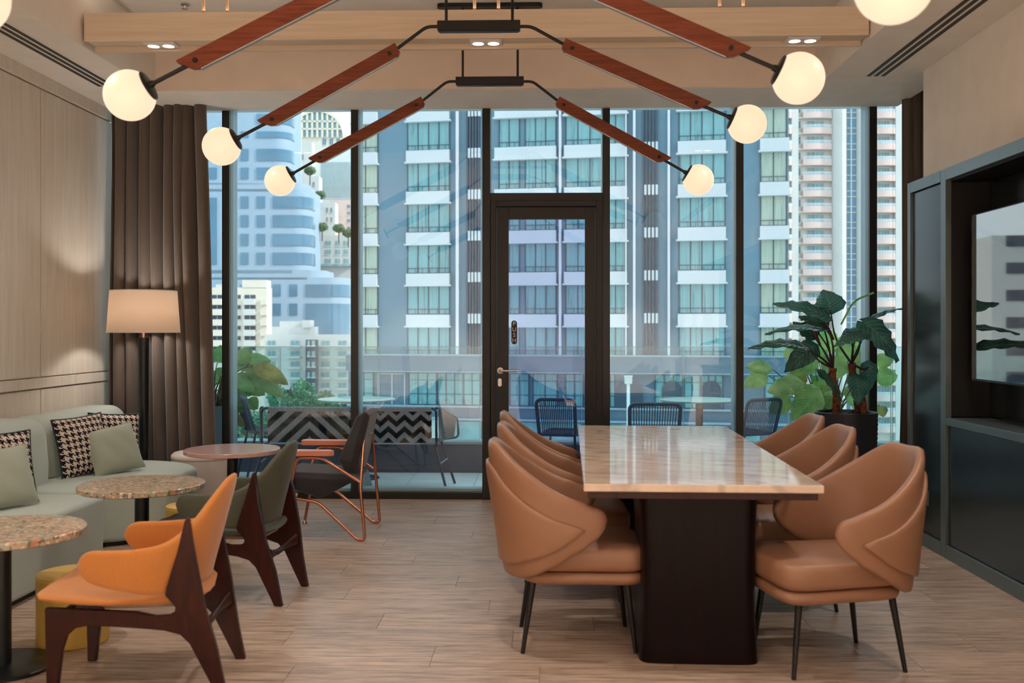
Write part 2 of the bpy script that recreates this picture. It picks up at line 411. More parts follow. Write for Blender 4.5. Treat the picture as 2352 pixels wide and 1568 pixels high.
def _hound():
    t = NT('houndstooth'); p = t.princ((0.5, 0.5, 0.5), 0.9, spec=0.2)
    tc = t.n('ShaderNodeTexCoord'); sx = t.n('ShaderNodeSeparateXYZ'); t.l(tc.outputs['Object'], sx.inputs[0])
    N = 8*10/0.42
    i = t.math('FLOOR', t.math('MULTIPLY', t.math('ADD', sx.outputs[0], 2.0), N)); j = t.math('FLOOR', t.math('MULTIPLY', t.math('ADD', sx.outputs[2], 2.0), N))
    wa = t.math('LESS_THAN', t.math('MODULO', i, 8.0), 3.5); we = t.math('LESS_THAN', t.math('MODULO', j, 8.0), 3.5)
    se = t.math('LESS_THAN', t.math('MODULO', t.math('ADD', i, j), 4.0), 1.5)
    o = t.math('ADD', t.math('MULTIPLY', se, wa), t.math('MULTIPLY', t.math('SUBTRACT', 1.0, se), we))
    t.l(t.mix(o, srgb(222, 204, 190), srgb(30, 28, 40)), p.inputs['Base Color']); return t.m
M['hound'] = _hound()
def _weave():
    t = NT('zigzag_rope'); p = t.princ((0.5, 0.5, 0.5), 0.8)
    tc = t.n('ShaderNodeTexCoord'); sx = t.n('ShaderNodeSeparateXYZ'); t.l(tc.outputs['Object'], sx.inputs[0])
    xq = t.math('DIVIDE', t.math('FLOOR', t.math('MULTIPLY', t.math('ADD', sx.outputs[0], 4.0), 85.0)), 85.0)
    def zig(per, amp, band):
        tri = t.math('PINGPONG', t.math('ADD', xq, 0.84), per)
        return t.math('GREATER_THAN', t.math('FRACT', t.math('DIVIDE', t.math('ADD', t.math('ADD', sx.outputs[2], 5.0), t.math('MULTIPLY', tri, amp)), band)), 0.5)
    a = zig(0.45, 0.9, 0.13); b = zig(0.07, 0.9, 0.10)
    sel = t.math('GREATER_THAN', sx.outputs[0], 0.13)
    f = t.math('ADD', t.math('MULTIPLY', sel, b), t.math('MULTIPLY', t.math('SUBTRACT', 1.0, sel), a))
    top = t.math('GREATER_THAN', sx.outputs[2], 0.672)
    f = t.math('MAXIMUM', f, top)
    t.l(t.mix(f, srgb(24, 24, 28), srgb(186, 182, 188)), p.inputs['Base Color']); return t.m
M['weave'] = _weave()

# exterior materials; distance haze is mixed into the buildings' pale colours
def bplain(name, c, rough=0.7, metal=0.0): return plain(name, srgb(*c), rough, metal, var=0.03, vscale=0.3)
M['hotel_wall'] = bplain('hotel_dark_wall', (94, 128, 146), 0.6)
M['hotel_band'] = bplain('hotel_white_band', (188, 196, 202), 0.6)
M['ledge'] = bplain('podium_ledge', (142, 160, 176), 0.6)
M['hotel_fin'] = bplain('hotel_white_fin', (196, 200, 208), 0.5)
M['hotel_frame'] = bplain('hotel_window_frame', (52, 70, 88), 0.5)
M['hotel_podium'] = bplain('hotel_podium', (88, 112, 132), 0.6)
def _teal(name, dark, light, scale=2.2, rough=0.08):
    t = NT(name); p = t.princ(dark, rough, coat=0.6); p.inputs['Coat Roughness'].default_value = 0.02
    p.inputs['Roughness'].default_value = 0.6
    n = t.noise(t.coord((5, 5, 0.12), rnd=True), scale, 4, 0.7, 0.2)
    n2 = t.noise(t.coord((0.8, 0.8, 0.1), rnd=True), 1.2, 2)
    f = t.math('ADD', t.math('MULTIPLY', n, 0.7), t.math('MULTIPLY', n2, 0.3))
    t.l(t.ramp(f, [(0.36, dark), (0.45, light), (0.7, tuple(min(1, c*1.25) for c in light))]), p.inputs['Base Color']); return t.m
M['teal_curtain'] = _teal('curtained_glass', srgb(50, 92, 104), srgb(104, 154, 160))
M['cream_glass'] = _teal('curtained_corner_glass', srgb(76, 130, 136), srgb(150, 166, 152))
M['blue_glass'] = plain('blue_glass', srgb(72, 120, 148), 0.15, var=0.1, vscale=0.1, spec=0.8)
M['blue_tower'] = bplain('pale_blue_tower', (146, 168, 188))
M['white_b'] = bplain('white_render', (200, 200, 198))
M['cream_b'] = bplain('cream_render', (218, 208, 194))
M['pink_b'] = bplain('pink_render', (214, 190, 184))
M['grey_b'] = bplain('grey_render', (204, 212, 216))
M['rail_b'] = bplain('pale_railing', (214, 224, 232))
M['green_glass'] = plain('green_glass', srgb(128, 170, 176), 0.1, var=0.2, vscale=0.5)
M['ground'] = bplain('street', (186, 190, 186))
M['foliage'] = plain('tree_foliage', srgb(92, 146, 112), 0.8, var=0.35, vscale=0.8)
M['foliage2'] = plain('terrace_foliage', srgb(84, 124, 92), 0.8, var=0.35, vscale=0.8)
M['bark'] = plain('bark', srgb(90, 76, 64), 0.9)

# ================================================================== THE ROOM
ZC = 3.16; ZT = 3.60; XL = -3.50; YW = 8.05; YB = -3.6
def struct(o): o['kind'] = 'structure'; return o
# floor
fb = MB().box(-3.62, 3.5, YB, 8.28, -0.30, -0.006); floor = struct(fb.build('floor', M['floor']))
pl = MB().box(0, 0.998, 0, 0.2485, -0.006, 0.0).mesh('plank', M['floor'])
r = 0; y = YW-0.2490
while y > 2.2:
    off = [0.0, 0.45, 0.2, 0.7, 0.33][r % 5]; x = -4.45+off
    while x < 3.4:
        x0 = max(x, XL); x1 = min(x+0.998, 3.38)
        if x1-x0 > 0.1:
            if x1-x0 > 0.99: link_mesh('plank', pl, floor, (x, y, 0))
            else: MB().box(0, x1-x0-0.002, 0, 0.2485, -0.006, 0.0).build('plank', M['floor'], floor).location = (x0, y, 0)
        x += 1.0
    y -= 0.25; r += 1

# ceiling: lower border with a deep coffer
CX0, CX1, CY1 = -2.88, 2.03, 7.40
c = MB()
c.box(-3.7, CX0, YB, 8.05, ZC, 3.9); c.box(CX0, CX1, CY1, 8.05, ZC, 3.9); c.box(CX1, 2.86, YB, 8.05, ZC, 3.9)
c.box(2.86, 3.6, YB, 6.96, ZC, 3.9); c.box(2.86, 3.6, 6.96, 8.05, 3.50, 3.9)
ceil = struct(c.build('ceiling', M['paint']))
MB().box(-3.7, 3.6, YB, 8.28, 3.9, 4.0).build('roof_slab', M['paint'], ceil)
MB().box(CX0, CX1, YB, CY1, ZT, 3.9).build('coffer_panel', M['paint'], ceil)
MB().box(CX0, CX1, CY1-0.012, CY1, ZC+0.004, ZT).build('coffer_face', M['paint_lamp_tint'], ceil)
# walls
wl = MB().box(-3.75, XL-0.02, YB, 8.05, 0, ZC); wall_left = struct(wl.build('wall_left', M['veneer']))
edges = [8.05, 6.89, 5.69, 4.49, 3.29, 2.09, 0.89]
for a, b in zip(edges, edges[1:]):
    MB().box(XL-0.02, XL, b+0.008, a-0.008, 1.045, 3.06).build('panel', M['veneer'], wall_left, bevel=0.002)
    MB().box(XL-0.02, XL, b+0.008, a-0.008, 0.10, 0.955).build('panel', M['veneer'], wall_left, bevel=0.002)
MB().box(XL-0.02, XL+0.012, 0.89, 8.04, 0.965, 1.035).build('rail', M['veneer'], wall_left, bevel=0.003)
MB().box(XL-0.02, XL+0.018, 0.89, 8.04, 3.07, ZC).build('cornice', M['veneer'], wall_left, bevel=0.004)
struct(MB().box(XL-0.02, XL+0.014, -3.5, 8.04, 0.0, 0.095).build('baseboard_left', M['veneer'], bevel=0.003))
wr = MB(); wr.box(2.65, 3.6, YB, 6.96, 2.36, ZC); wr.box(2.80, 3.6, YB, 6.96, 0, 2.36); wr.box(3.40, 3.6, 6.96, 8.28, 0, 3.9)
wall_right = struct(wr.build('wall_right', M['wall_right']))
struct(MB().box(-3.75, 3.6, YB-0.15, YB, 0, 3.9).build('wall_back', M['wall_right']))
# outer mass of our own building: keeps the low sun off the terrace as in the photograph
fa = MB(); fa.box(3.6, 16, 8.05, 8.45, -28, 14); fa.box(-12, 3.6, 8.05, 8.45, 3.9, 14); fa.box(-12, -3.6, 8.05, 8.45, -28, 3.9)
fa.box(-3.6, 2.86, 8.05, 8.40, 3.22, 3.9); fa.box(2.86, 3.6, 8.05, 8.40, 3.56, 3.9)
fa.box(-12, 16, 7.6, 8.05, 4.0, 14)
struct(fa.build('wall_facade', M['grey_b']))

# air slots in the ceiling border
for nm, x, lab, ya in (('left', -3.17, 'long black linear air slot in the ceiling above the panelled wall', 7.22), ('right', 2.36, 'long black linear air slot in the ceiling above the dark media cabinet', 7.08)):
    t = empty('linear_diffuser', (x, ya, ZC), 0, lab, 'air vent', 'linear ceiling diffusers')
    MB().box(-0.085, 0.085, -7.2, 0, -0.003, 0.03).build('frame', M['paint'], t)
    for k in (-0.05, 0, 0.05): MB().box(k-0.014, k+0.014, -7.19, -0.01, -0.006, -0.002).build('slot', M['slot'], t)

# window wall: bays with mullions
BE = [-3.55]+[ (at(a, 700, YW).x+at(b, 700, YW).x)/2 for a, b in ((510,526),(806,822),(1108,1126),(1385,1400),(1692,1707),(2000,2012)) ]+[3.42]
mw = 0.058
def bay(n, i, z0=0.0, ztop=ZC):
    w = struct(empty('window_%d' % n, (0, 0, 0)))
    a, b = BE[i], BE[i+1]
    top = ztop if i < 6 else 3.5
    if z0 == 0.0:
        MB().box(a+mw/2, b-mw/2, YW, 8.25, 0.0, 0.055).build('bottom_rail', M['blackwood'], w, bevel=0.003)
        MB().box(a+mw/2, b-mw/2, 8.11, 8.25, 0.055, 0.075).build('sill_track', M['sill'], w)
        zz = 0.06
    else:
        zz = z0
    if i == 6:
        MB().box(a+mw/2, 2.86, 8.145, 8.155, zz, ZC+0.01).build('pane', M['glass'], w)
        MB().box(2.86, b-mw/2, 8.145, 8.155, zz, top+0.01).build('pane', M['glass'], w)
    else:
        MB().box(a+mw/2-0.005, b-mw/2+0.005, 8.145, 8.155, zz, ZC+0.03).build('pane', M['glass'], w)
    return w
n = 0
for i in range(7):
    if i == 3: continue
    n += 1; w = bay(n, i)
    if i > 0:
        wd = 0.058 if i not in (4,) else 0.055
        MB().box(BE[i]-0.03, BE[i]+0.03, YW, 8.09, 0, ZC+0.4).build('mullion', M['mullion'], w, bevel=0.002)
        MB().box(BE[i]-0.03, BE[i]+0.03, 8.09, 8.27, 0, ZC+0.4).build('mullion_fin', M['mullion_side'], w)
# door bay
w = struct(empty('window_7')); a, b = BE[3], BE[4]
MB().box(a-0.032, a+0.032, YW-0.02, 8.25, 0, ZC+0.03).build('post', M['blackwood'], w, bevel=0.003)
dz = at(1250, 443, YW).z; dz2 = at(1250, 461, YW).z
MB().box(a+0.03, b-0.03, YW-0.01, 8.22, dz2, dz).build('transom', M['blackwood'], w, bevel=0.003)
MB().box(a+0.03, b-0.03, 8.145, 8.155, dz-0.02, ZC+0.03).build('pane', M['glass'], w)
door = struct(empty('door_1', (0,0,0)))
X = lambda px: at(px, 700, YW).x
Z = lambda py: at(1240, py, YW).z
f0, f1, l0, l1, g0, g1 = X(1127), X(1384), X(1140), X(1369), X(1168), X(1344)
zt, zl, zg = Z(461), Z(474), Z(502)
fr = MB(); fr.box(f0, l0, 8.03, 8.2, 0, zt); fr.box(l1, f1, 8.03, 8.2, 0, zt); fr.box(l0, l1, 8.03, 8.2, zl, zt)
fr.build('door_frame', M['blackwood'], door, bevel=0.003)
lf = MB(); lf.box(l0+.003, g0, 8.075, 8.125, 0.03, zl-.003); lf.box(g1, l1-.003, 8.075, 8.125, 0.03, zl-.003); lf.box(g0, g1, 8.075, 8.125, zg, zl-.003); lf.box(g0, g1, 8.075, 8.125, 0.03, 0.17)
lf.build('door_leaf', M['blackwood'], door, bevel=0.002)
MB().box(f0, f1, 8.03, 8.2, 0, 0.028).build('threshold', M['blackwood'], door)
MB().box(g0-0.005, g1+0.005, 8.097, 8.103, 0.165, zg+.005).build('pane', M['doorglass'], door)
h = empty('handle', (0,0,0)); h.parent = door
hp = at(1149, 851, 8.07)
Rx = Matrix.Rotation(PI/2, 4, 'X')
MB().lathe([(0.026, 0), (0.026, 0.008), (0.012, 0.010), (0.011, 0.05)], 24, Matrix.Translation((hp.x, 8.075, hp.z)) @ Rx).build('rose', M['steel'], h, smooth=40)
MB().tube(fillet([(hp.x, 8.035, hp.z), (hp.x, 8.015, hp.z), (hp.x+0.145, 8.015, hp.z)], 0.012), 0.0085, 12).build('lever', M['steel'], h, smooth=60)
kp = at(1148, 878, 8.07)
MB().prism([(kp.x-.014+0.014*0, kp.z)]*0 + [(x+kp.x, z+kp.z) for x, z in arc(0, .018, .015, 0, 180, 10)+arc(0, -.018, .015, 180, 360, 10)], -8.075, -8.066, Matrix(((1,0,0,0),(0,0,-1,0),(0,1,0,0),(0,0,0,1)))).build('lock_plate', M['steel'], door, smooth=40, label='small steel lock plate with keyhole')
sp0 = at(1181, 763, 8.09)
XZ = lambda y: Matrix(((1,0,0,0),(0,0,-1,y),(0,1,0,0),(0,0,0,1)))
MB().prism([(x+sp0.x, z+sp0.z) for x, z in arc(0, .074, .023, 0, 180, 12)+arc(0, -.074, .023, 180, 360, 12)], 0, 0.003, XZ(8.097)).build('push_sign', M['black'], door, smooth=40, label='black pill shaped sign reading PUSH')
ink = plain('cream_ink', srgb(226, 214, 196), 0.6, var=0)
for k, ch in enumerate('PUSH'):
    cu = bpy.data.curves.new('letter', 'FONT'); cu.body = ch; cu.size = 0.048; cu.align_x = 'CENTER'; cu.align_y = 'CENTER'; cu.extrude = 0.0006
    cu.materials.append(ink)
    o = bpy.data.objects.new('letter', cu); COL.objects.link(o); o.parent = door
    o.rotation_euler = (PI/2, 0, 0); o.location = (sp0.x, 8.093, sp0.z+0.068-0.045*k)

# curtains
def curtain(name, x0, x1, y, z0, z1, folds, amp, lab, flare=0.0, flare_left=0.0, seed=1):
    rnd = random.Random(seed); ph = [rnd.uniform(-0.5, 0.5) for _ in range(folds*2+4)]
    wd = [rnd.uniform(0.7, 1.5) for _ in range(folds)]; s = sum(wd); cum = [0]
    for q in wd: cum.append(cum[-1]+q/s)
    def fn(u, v):
        z = z1+(z0-z1)*v
        xx = x0+(x1-x0)*u + flare*u*v**1.6 - flare_left*(1-u)*v**1.6
        k = 0
        while k < folds-1 and u > cum[k+1]: k += 1
        t = (u-cum[k])/(cum[k+1]-cum[k])
        w = math.sin(2*PI*t); w = sp(w, 0.8)
        yy = y + amp*w*(0.85+0.3*ph[k])*(0.75+0.35*v) + 0.012*math.sin(7*v+ph[k]*9)
        xx += 0.018*math.cos(2*PI*t)*1.0 + 0.01*math.sin(4*v+ph[k]*6)
        return Vector((xx, yy, z))
    o = MB().grid(fn, folds*16, 24).build(name, M['curtain'], None, smooth=180, fix=False)
    m = o.modifiers.new('thick', 'SOLIDIFY'); m.thickness = 0.006
    return o
cx0 = at(246, 600, 7.84).x; cx1 = at(468, 600, 7.84).x
o = curtain('curtain', cx0, cx1, 7.86, 0.01, ZC+0.02, 8, 0.07, '', flare=0.10, seed=5)
tag(o, 'tall taupe curtain hanging in folds behind the floor lamp', 'curtain', 'window curtains')
o = curtain('curtain', 2.80, 3.34, 7.80, 0.01, 3.48, 6, 0.05, '', flare_left=0.02, seed=9)
tag(o, 'gathered taupe curtain at the right end of the window beside the dark cabinet', 'curtain', 'window curtains')

# ceiling beam with downlights and hanger rods
BY = 6.17
bx0, bx1 = CX0+0.02, CX1-0.01
beam = empty('ceiling_beam', (0, 0, 0), 0, 'pale wood veneer beam spanning the ceiling coffer near the windows', 'beam')
zb0 = at(1200, 87, BY).z; zb1 = at(1200, 21, BY).z
MB().box(bx0, bx1, BY, BY+0.02, zb0, zb1).build('fascia', M['beamwood'], beam, bevel=0.002)
MB().box(bx0, bx1, BY+0.0201, BY+0.18, zb0+0.012, zb1).build('core', M['beamwood'], beam)
MB().box(bx0, bx1, BY+0.16, BY+0.19, zb0-0.02, zb1).build('rear_lip', M['beamwood'], beam)
for px in (468, 522, 1090, 1145, 1653, 1707):
    x = at(px, 10, BY+0.08).x
    MB().tube([(x, BY+0.08, zb1-0.01), (x, BY+0.08, ZT)], 0.010, 10).build('hanger_rod', M['board'], beam, smooth=60)
rv = [('left end', 370), ('middle', 1116), ('right end', 1843)]
for nm, px in rv:
    x = at(px, 95, BY+0.09).x
    t = empty('downlight', (x, BY+0.09, zb0+0.012), 0, 'twin white recessed downlight under the %s of the pale beam' % nm, 'downlight', 'twin downlights under the beam')
    MB().box(-0.10, 0.10, -0.055, 0.055, -0.016, -0.001).build('trim_plate', M['whiteplastic'], t, bevel=0.002)
    for s in (-1, 1):
        MB().lathe([(0.036, -0.022), (0.040, -0.022), (0.040, -0.0165), (0.036, -0.0165)], 24, Matrix.Translation((s*0.048, 0, 0)), cap=False).build('ring', M['whiteplastic'], t, smooth=40)
        MB().lathe([(0.034, -0.020), (0.034, -0.0168)], 24, Matrix.Translation((s*0.048, 0, 0))).build('lens', M['lens'], t)

p = at(425, 1, 6.75)
t = empty('sprinkler', (p.x, 6.75, ZT), 0, 'small chrome sprinkler head on the ceiling at the upper left', 'sprinkler')
MB().lathe([(0.03, -0.002), (0.03, -0.008), (0.012, -0.012), (0.008, -0.03)], 20).build('escutcheon', M['steel'], t, smooth=40)
MB().lathe([(0.022, -0.034), (0.022, -0.031)], 20).build('deflector', M['steel'], t)
p = at(1118, 0, 7.0)
t = empty('smoke_detector', (p.x, 6.98, ZT), 0, 'round white smoke detector on the ceiling behind the beam centre', 'smoke detector')
MB().lathe([(0.075, -0.001), (0.078, -0.02), (0.06, -0.04), (0.03, -0.048)], 32).build('housing', M['whiteplastic'], t, smooth=50)

# ================================================================== CHANDELIERS
def chandelier(Y, bar, planks, globes, R, label, rods, canopy_w):
    t = empty('chandelier', (0, 0, 0), 0, label, 'chandelier', 'linear globe chandeliers')
    P = lambda q: at(q[0], q[1], Y)
    (bx0, by0, bx1, by1) = bar
    a = P((bx0, (by0+by1)/2)); b = P((bx1, (by0+by1)/2)); hh = abs(P((bx0, by0)).z-P((bx0, by1)).z)/2
    MB().box(a.x, b.x, Y-0.028, Y+0.028, a.z-hh, a.z+hh).build('bar', M['black'], t, bevel=0.004)
    MB().box(a.x+0.01, b.x-0.01, Y-0.02, Y+0.02, a.z-hh-0.006, a.z-hh+0.001).build('bar_lip', M['black'], t)
    for rx in rods:
        x = P((rx, by0)).x
        MB().tube([(x, Y, a.z+hh-0.003), (x, Y, ZT-0.01)], 0.008, 10).build('suspension_rod', M['black'], t, smooth=60)
    m = (a.x+b.x)/2
    MB().prism([(x*1+m, y) for x, y in [(px_, py_) for px_, py_ in arc(canopy_w/2-0.03, 0, 0.03, -90, 90, 8)+arc(-canopy_w/2+0.03, 0, 0.03, 90, 270, 8)]], ZT-0.028, ZT-0.001, Matrix.Translation((0, Y, 0))).build('canopy', M['black'], t, smooth=40)
    for side, (pl_a, pl_b), g in zip((-1, 1), planks, globes):
        A = P(pl_a); B = P(pl_b); G = P(g)     # A upper end, B lower end of the plank
        d = (B-A).normalized(); nrm = Vector((-d.z, 0, d.x));
        if nrm.z < 0: nrm = -nrm
        st = a if side < 0 else b
        el = Vector((st.x+side*0.06, Y, st.z))
        MB().tube(fillet([(st.x-side*0.01, Y, st.z), el, A+d*0.05], 0.03), 0.0095, 10).build('elbow_arm', M['black'], t, smooth=60)
        w = 0.037
        poly = [A-d*0.0+nrm*w, A-nrm*w*0.55+d*0.0, A-nrm*w+d*0.02, B-nrm*w-d*0.055, B-nrm*w*0.7-d*0.03, B+nrm*w*0.55+d*0.015, B+nrm*w+d*0.02]
        poly = [(q.x, q.z) for q in poly]
        pk = MB().prism(poly, -0.016, 0.016, XZ(Y)).build('wooden_arm', M['plankwood'], t, bevel=0.004)
        MB().prism([(q.x, q.z) for q in (A-nrm*(w+0.001)+d*0.03, A-nrm*(w+0.005)+d*0.03, B-nrm*(w+0.005)-d*0.06, B-nrm*(w+0.001)-d*0.06)], -0.011, 0.011, XZ(Y)).build('metal_channel', M['steel'], pk)
        for q in (A+d*0.055, B-d*0.055):
            MB().lathe([(0.011, -0.0205), (0.011, 0.0205)], 16, Matrix.Translation((q.x, Y, q.z)) @ Rx).build('bolt', M['black'], pk, smooth=40)
        gd = (G-B).normalized()
        MB().tube([B-d*0.03, G-gd*R*0.86], 0.0095, 10).build('stem', M['black'], t, smooth=60)
        # globe: sphere with a flat cut towards the stem
        z = Vector((0,0,1)); rot = (-gd).to_track_quat('Z', 'Y').to_matrix().to_4x4()
        Mx = Matrix.Translation(G) @ rot
        ca = math.radians(36)
        prof = [(R*math.sin(PI-(PI-ca)*i/28), R*math.cos(PI-(PI-ca)*i/28)) for i in range(29)]
        prof[0] = (0.0005, -R)
        MB().lathe(prof, 40, Mx).build('globe', M['globe'], t, smooth=50)
        zc = R*math.cos(ca)
        MB().lathe([(R*math.sin(ca)*1.0, zc-0.002), (R*math.sin(ca)*1.04, zc+0.004), (R*math.sin(ca)*0.92, zc+0.010), (0.016, zc+0.012), (0.012, zc+0.03)], 32, Mx).build('globe_cap', M['black'], t, smooth=40)
    return t
chandelier(6.8, (1047,178,1203,196), [((973,233),(720,371)), ((1279,233),(1530,370))], [(643,415),(1604,413)], 0.105, 'smallest and farthest two-globe wooden arm chandelier nearest the windows', (1063,1189), 0.72)
chandelier(5.46, (1005,50,1195,72), [((915,113),(606,286)), ((1293,103),(1620,246))], [(509,336),(1716,285)], 0.105, 'second farthest two-globe chandelier just in front of the wooden beam', (1025,1177), 0.72)
chandelier(4.1, (935,-190,1190,-162), [((800,-38),(424,154)), ((1320,-42),(1706,125))], [(298,219),(1834,180)], 0.105, 'third chandelier with large dark red arms and globes at the upper left and right', (960,1165), 0.72)
chandelier(2.73, (820,-540,1200,-500), [((560,-390),(80,-130)), ((1420,-400),(1880,-150))], [(-70,-8),(2053,-35)], 0.105, 'nearest chandelier whose globe is cut by the top edge of the picture at the right', (860,1160), 0.72)

# ================================================================== MEDIA CABINET, TELEVISION
cab = empty('media_cabinet', (2.44, 6.67, 0), 0, 'dark green-black wall cabinet with grey metal frame and television niche', 'cabinet')
def cb(name, x0, x1, y0, y1, z0, z1, mat, bevel=0.002, parent=cab, label=None):
    return MB().box(x0-2.44, x1-2.44, y0-6.67, y1-6.67, z0, z1).build(name, M[mat], parent, bevel=bevel, label=label)
yn = 6.05; Hc = 2.34; xb = 2.78; y_end = 1.2
cb('end_panel', 2.452, xb, 6.65, 6.67, 0, Hc, 'cabinet')
cb('side_panel', 2.452, 2.48, 6.135, 6.615, 0.085, 2.265, 'cabinet')
cb('body', 2.49, xb, yn+0.03, 6.645, 0.0, Hc-0.002, 'niche')
cb('lower_panel', 2.452, 2.48, 3.9, yn-0.002, 0.085, 0.795, 'cabinet'); cb('lower_panel', 2.452, 2.48, y_end, 3.89, 0.085, 0.795, 'cabinet')
cb('lower_body', 2.49, xb, y_end, yn+0.02, 0, 0.79, 'niche')
cb('niche_back', 2.70, xb, y_end, yn+0.02, 0.85, 2.26, 'cabinet')
cb('niche_side', 2.47, 2.70, yn+0.002, yn+0.025, 0.85, 2.26, 'niche')
cb('niche_top', 2.47, 2.70, y_end, yn, 2.262, 2.28, 'niche')
cb('top_body', 2.47, xb, y_end, yn+0.02, 2.285, Hc-0.002, 'niche')
fm = 'cabframe'
cb('frame_stile', 2.435, 2.47, 6.62, 6.672, 0, Hc, fm); cb('frame_stile', 2.435, 2.47, yn, yn+0.075, 0.0, Hc, fm)
cb('frame_rail', 2.434, 2.47, yn+0.077, 6.618, 2.27, Hc, fm); cb('frame_rail', 2.434, 2.47, y_end, yn-0.002, 2.27, Hc, fm)
cb('plinth_rail', 2.434, 2.47, yn+0.077, 6.618, 0, 0.08, fm); cb('plinth_rail', 2.434, 2.47, y_end, yn-0.002, 0, 0.08, fm)
cb('ledge', 2.434, 2.70, y_end, yn-0.002, 0.80, 0.845, fm)
q = at(2116, 1137, 6.38)
t = empty('power_outlet', (2.452, 6.38, 0.31), 0, 'small dark power outlet low on the cabinet side panel', 'outlet')
MB().box(-0.012, -0.001, -0.045, 0.045, -0.045, 0.045).build('plate', M['cabframe'], t, bevel=0.002)
MB().box(-0.016, -0.011, -0.016, 0.016, -0.03, 0.03).build('switch', M['black'], t, bevel=0.001)
tv = empty('television', (2.53, 5.08, 1.56), 0, 'large flat black television in the dark cabinet niche reflecting buildings', 'television')
tvp = at(2205, 500, 5.92); hz = 0.485
MB().box(0, 0.045, -0.83, 0.83, -hz, hz).build('housing', M['black'], tv, bevel=0.003)
MB().box(-0.003, 0.0, -0.822, 0.822, -hz+0.014, hz-0.008).build('screen', M['screen'], tv)
MB().box(0.045, 0.17, -0.3, 0.3, -0.2, 0.2).build('wall_mount', M['black'], tv)

# ================================================================== TERRACE
ZF = 0.0
deck = struct(MB().box(-6, 6, 8.45, 9.58, -0.25, -0.012).build('floor_terrace', M['parapet']))
tl = MB().box(0, 0.596, 0, 0.4, -0.012, 0).mesh('tile', M['balcony_tile'])
for i in range(-9, 10):
    for j in range(3):
        tt = link_mesh('tile', tl, deck, (i*0.6+0.02, 8.29+j*0.404, 0))
        if j == 2: tt.scale.y = 1.15
deck2 = struct(MB().box(-3.6, 3.6, 8.28, 8.45, -0.25, -0.012).build('floor_threshold', M['parapet']))
struct(MB().box(-6, 6, 9.56, 9.76, -0.25, 0.275).build('wall_parapet', M['parapet'], bevel=0.004))
struct(MB().box(-6, 6, 9.54, 9.78, 0.275, 0.30).build('trim_1', M['sill'], bevel=0.003))
rail = empty('glass_balustrade', (0, 9.66, 0.30), 0, 'frameless clear glass balustrade along the terrace edge', 'balustrade')
ju = [643, 871, 1103, 1336, 1569, 1810]
xs = [at(px, 900, 9.66).x for px in ju]; st = (xs[-1]-xs[0])/5
xs = [xs[0]-3*st, xs[0]-2*st, xs[0]-st]+xs+[xs[-1]+st, xs[-1]+2*st, xs[-1]+3*st]
ztop = at(1240, 797, 9.66).z-0.30
for a, b in zip(xs, xs[1:]):
    g = MB().box(a+0.008, b-0.008, -0.006, 0.006, 0.0, ztop).build('glass_panel', M['railglass'], rail)
    e = MB(); e.box(a+0.004, a+0.0085, -0.006, 0.006, 0.0, ztop); e.box(b-0.0085, b-0.004, -0.006, 0.006, 0.0, ztop); e.box(a+0.004, b-0.004, -0.006, 0.006, ztop, ztop+0.005)
    e.build('glass_edge', M['glassedge'], g)

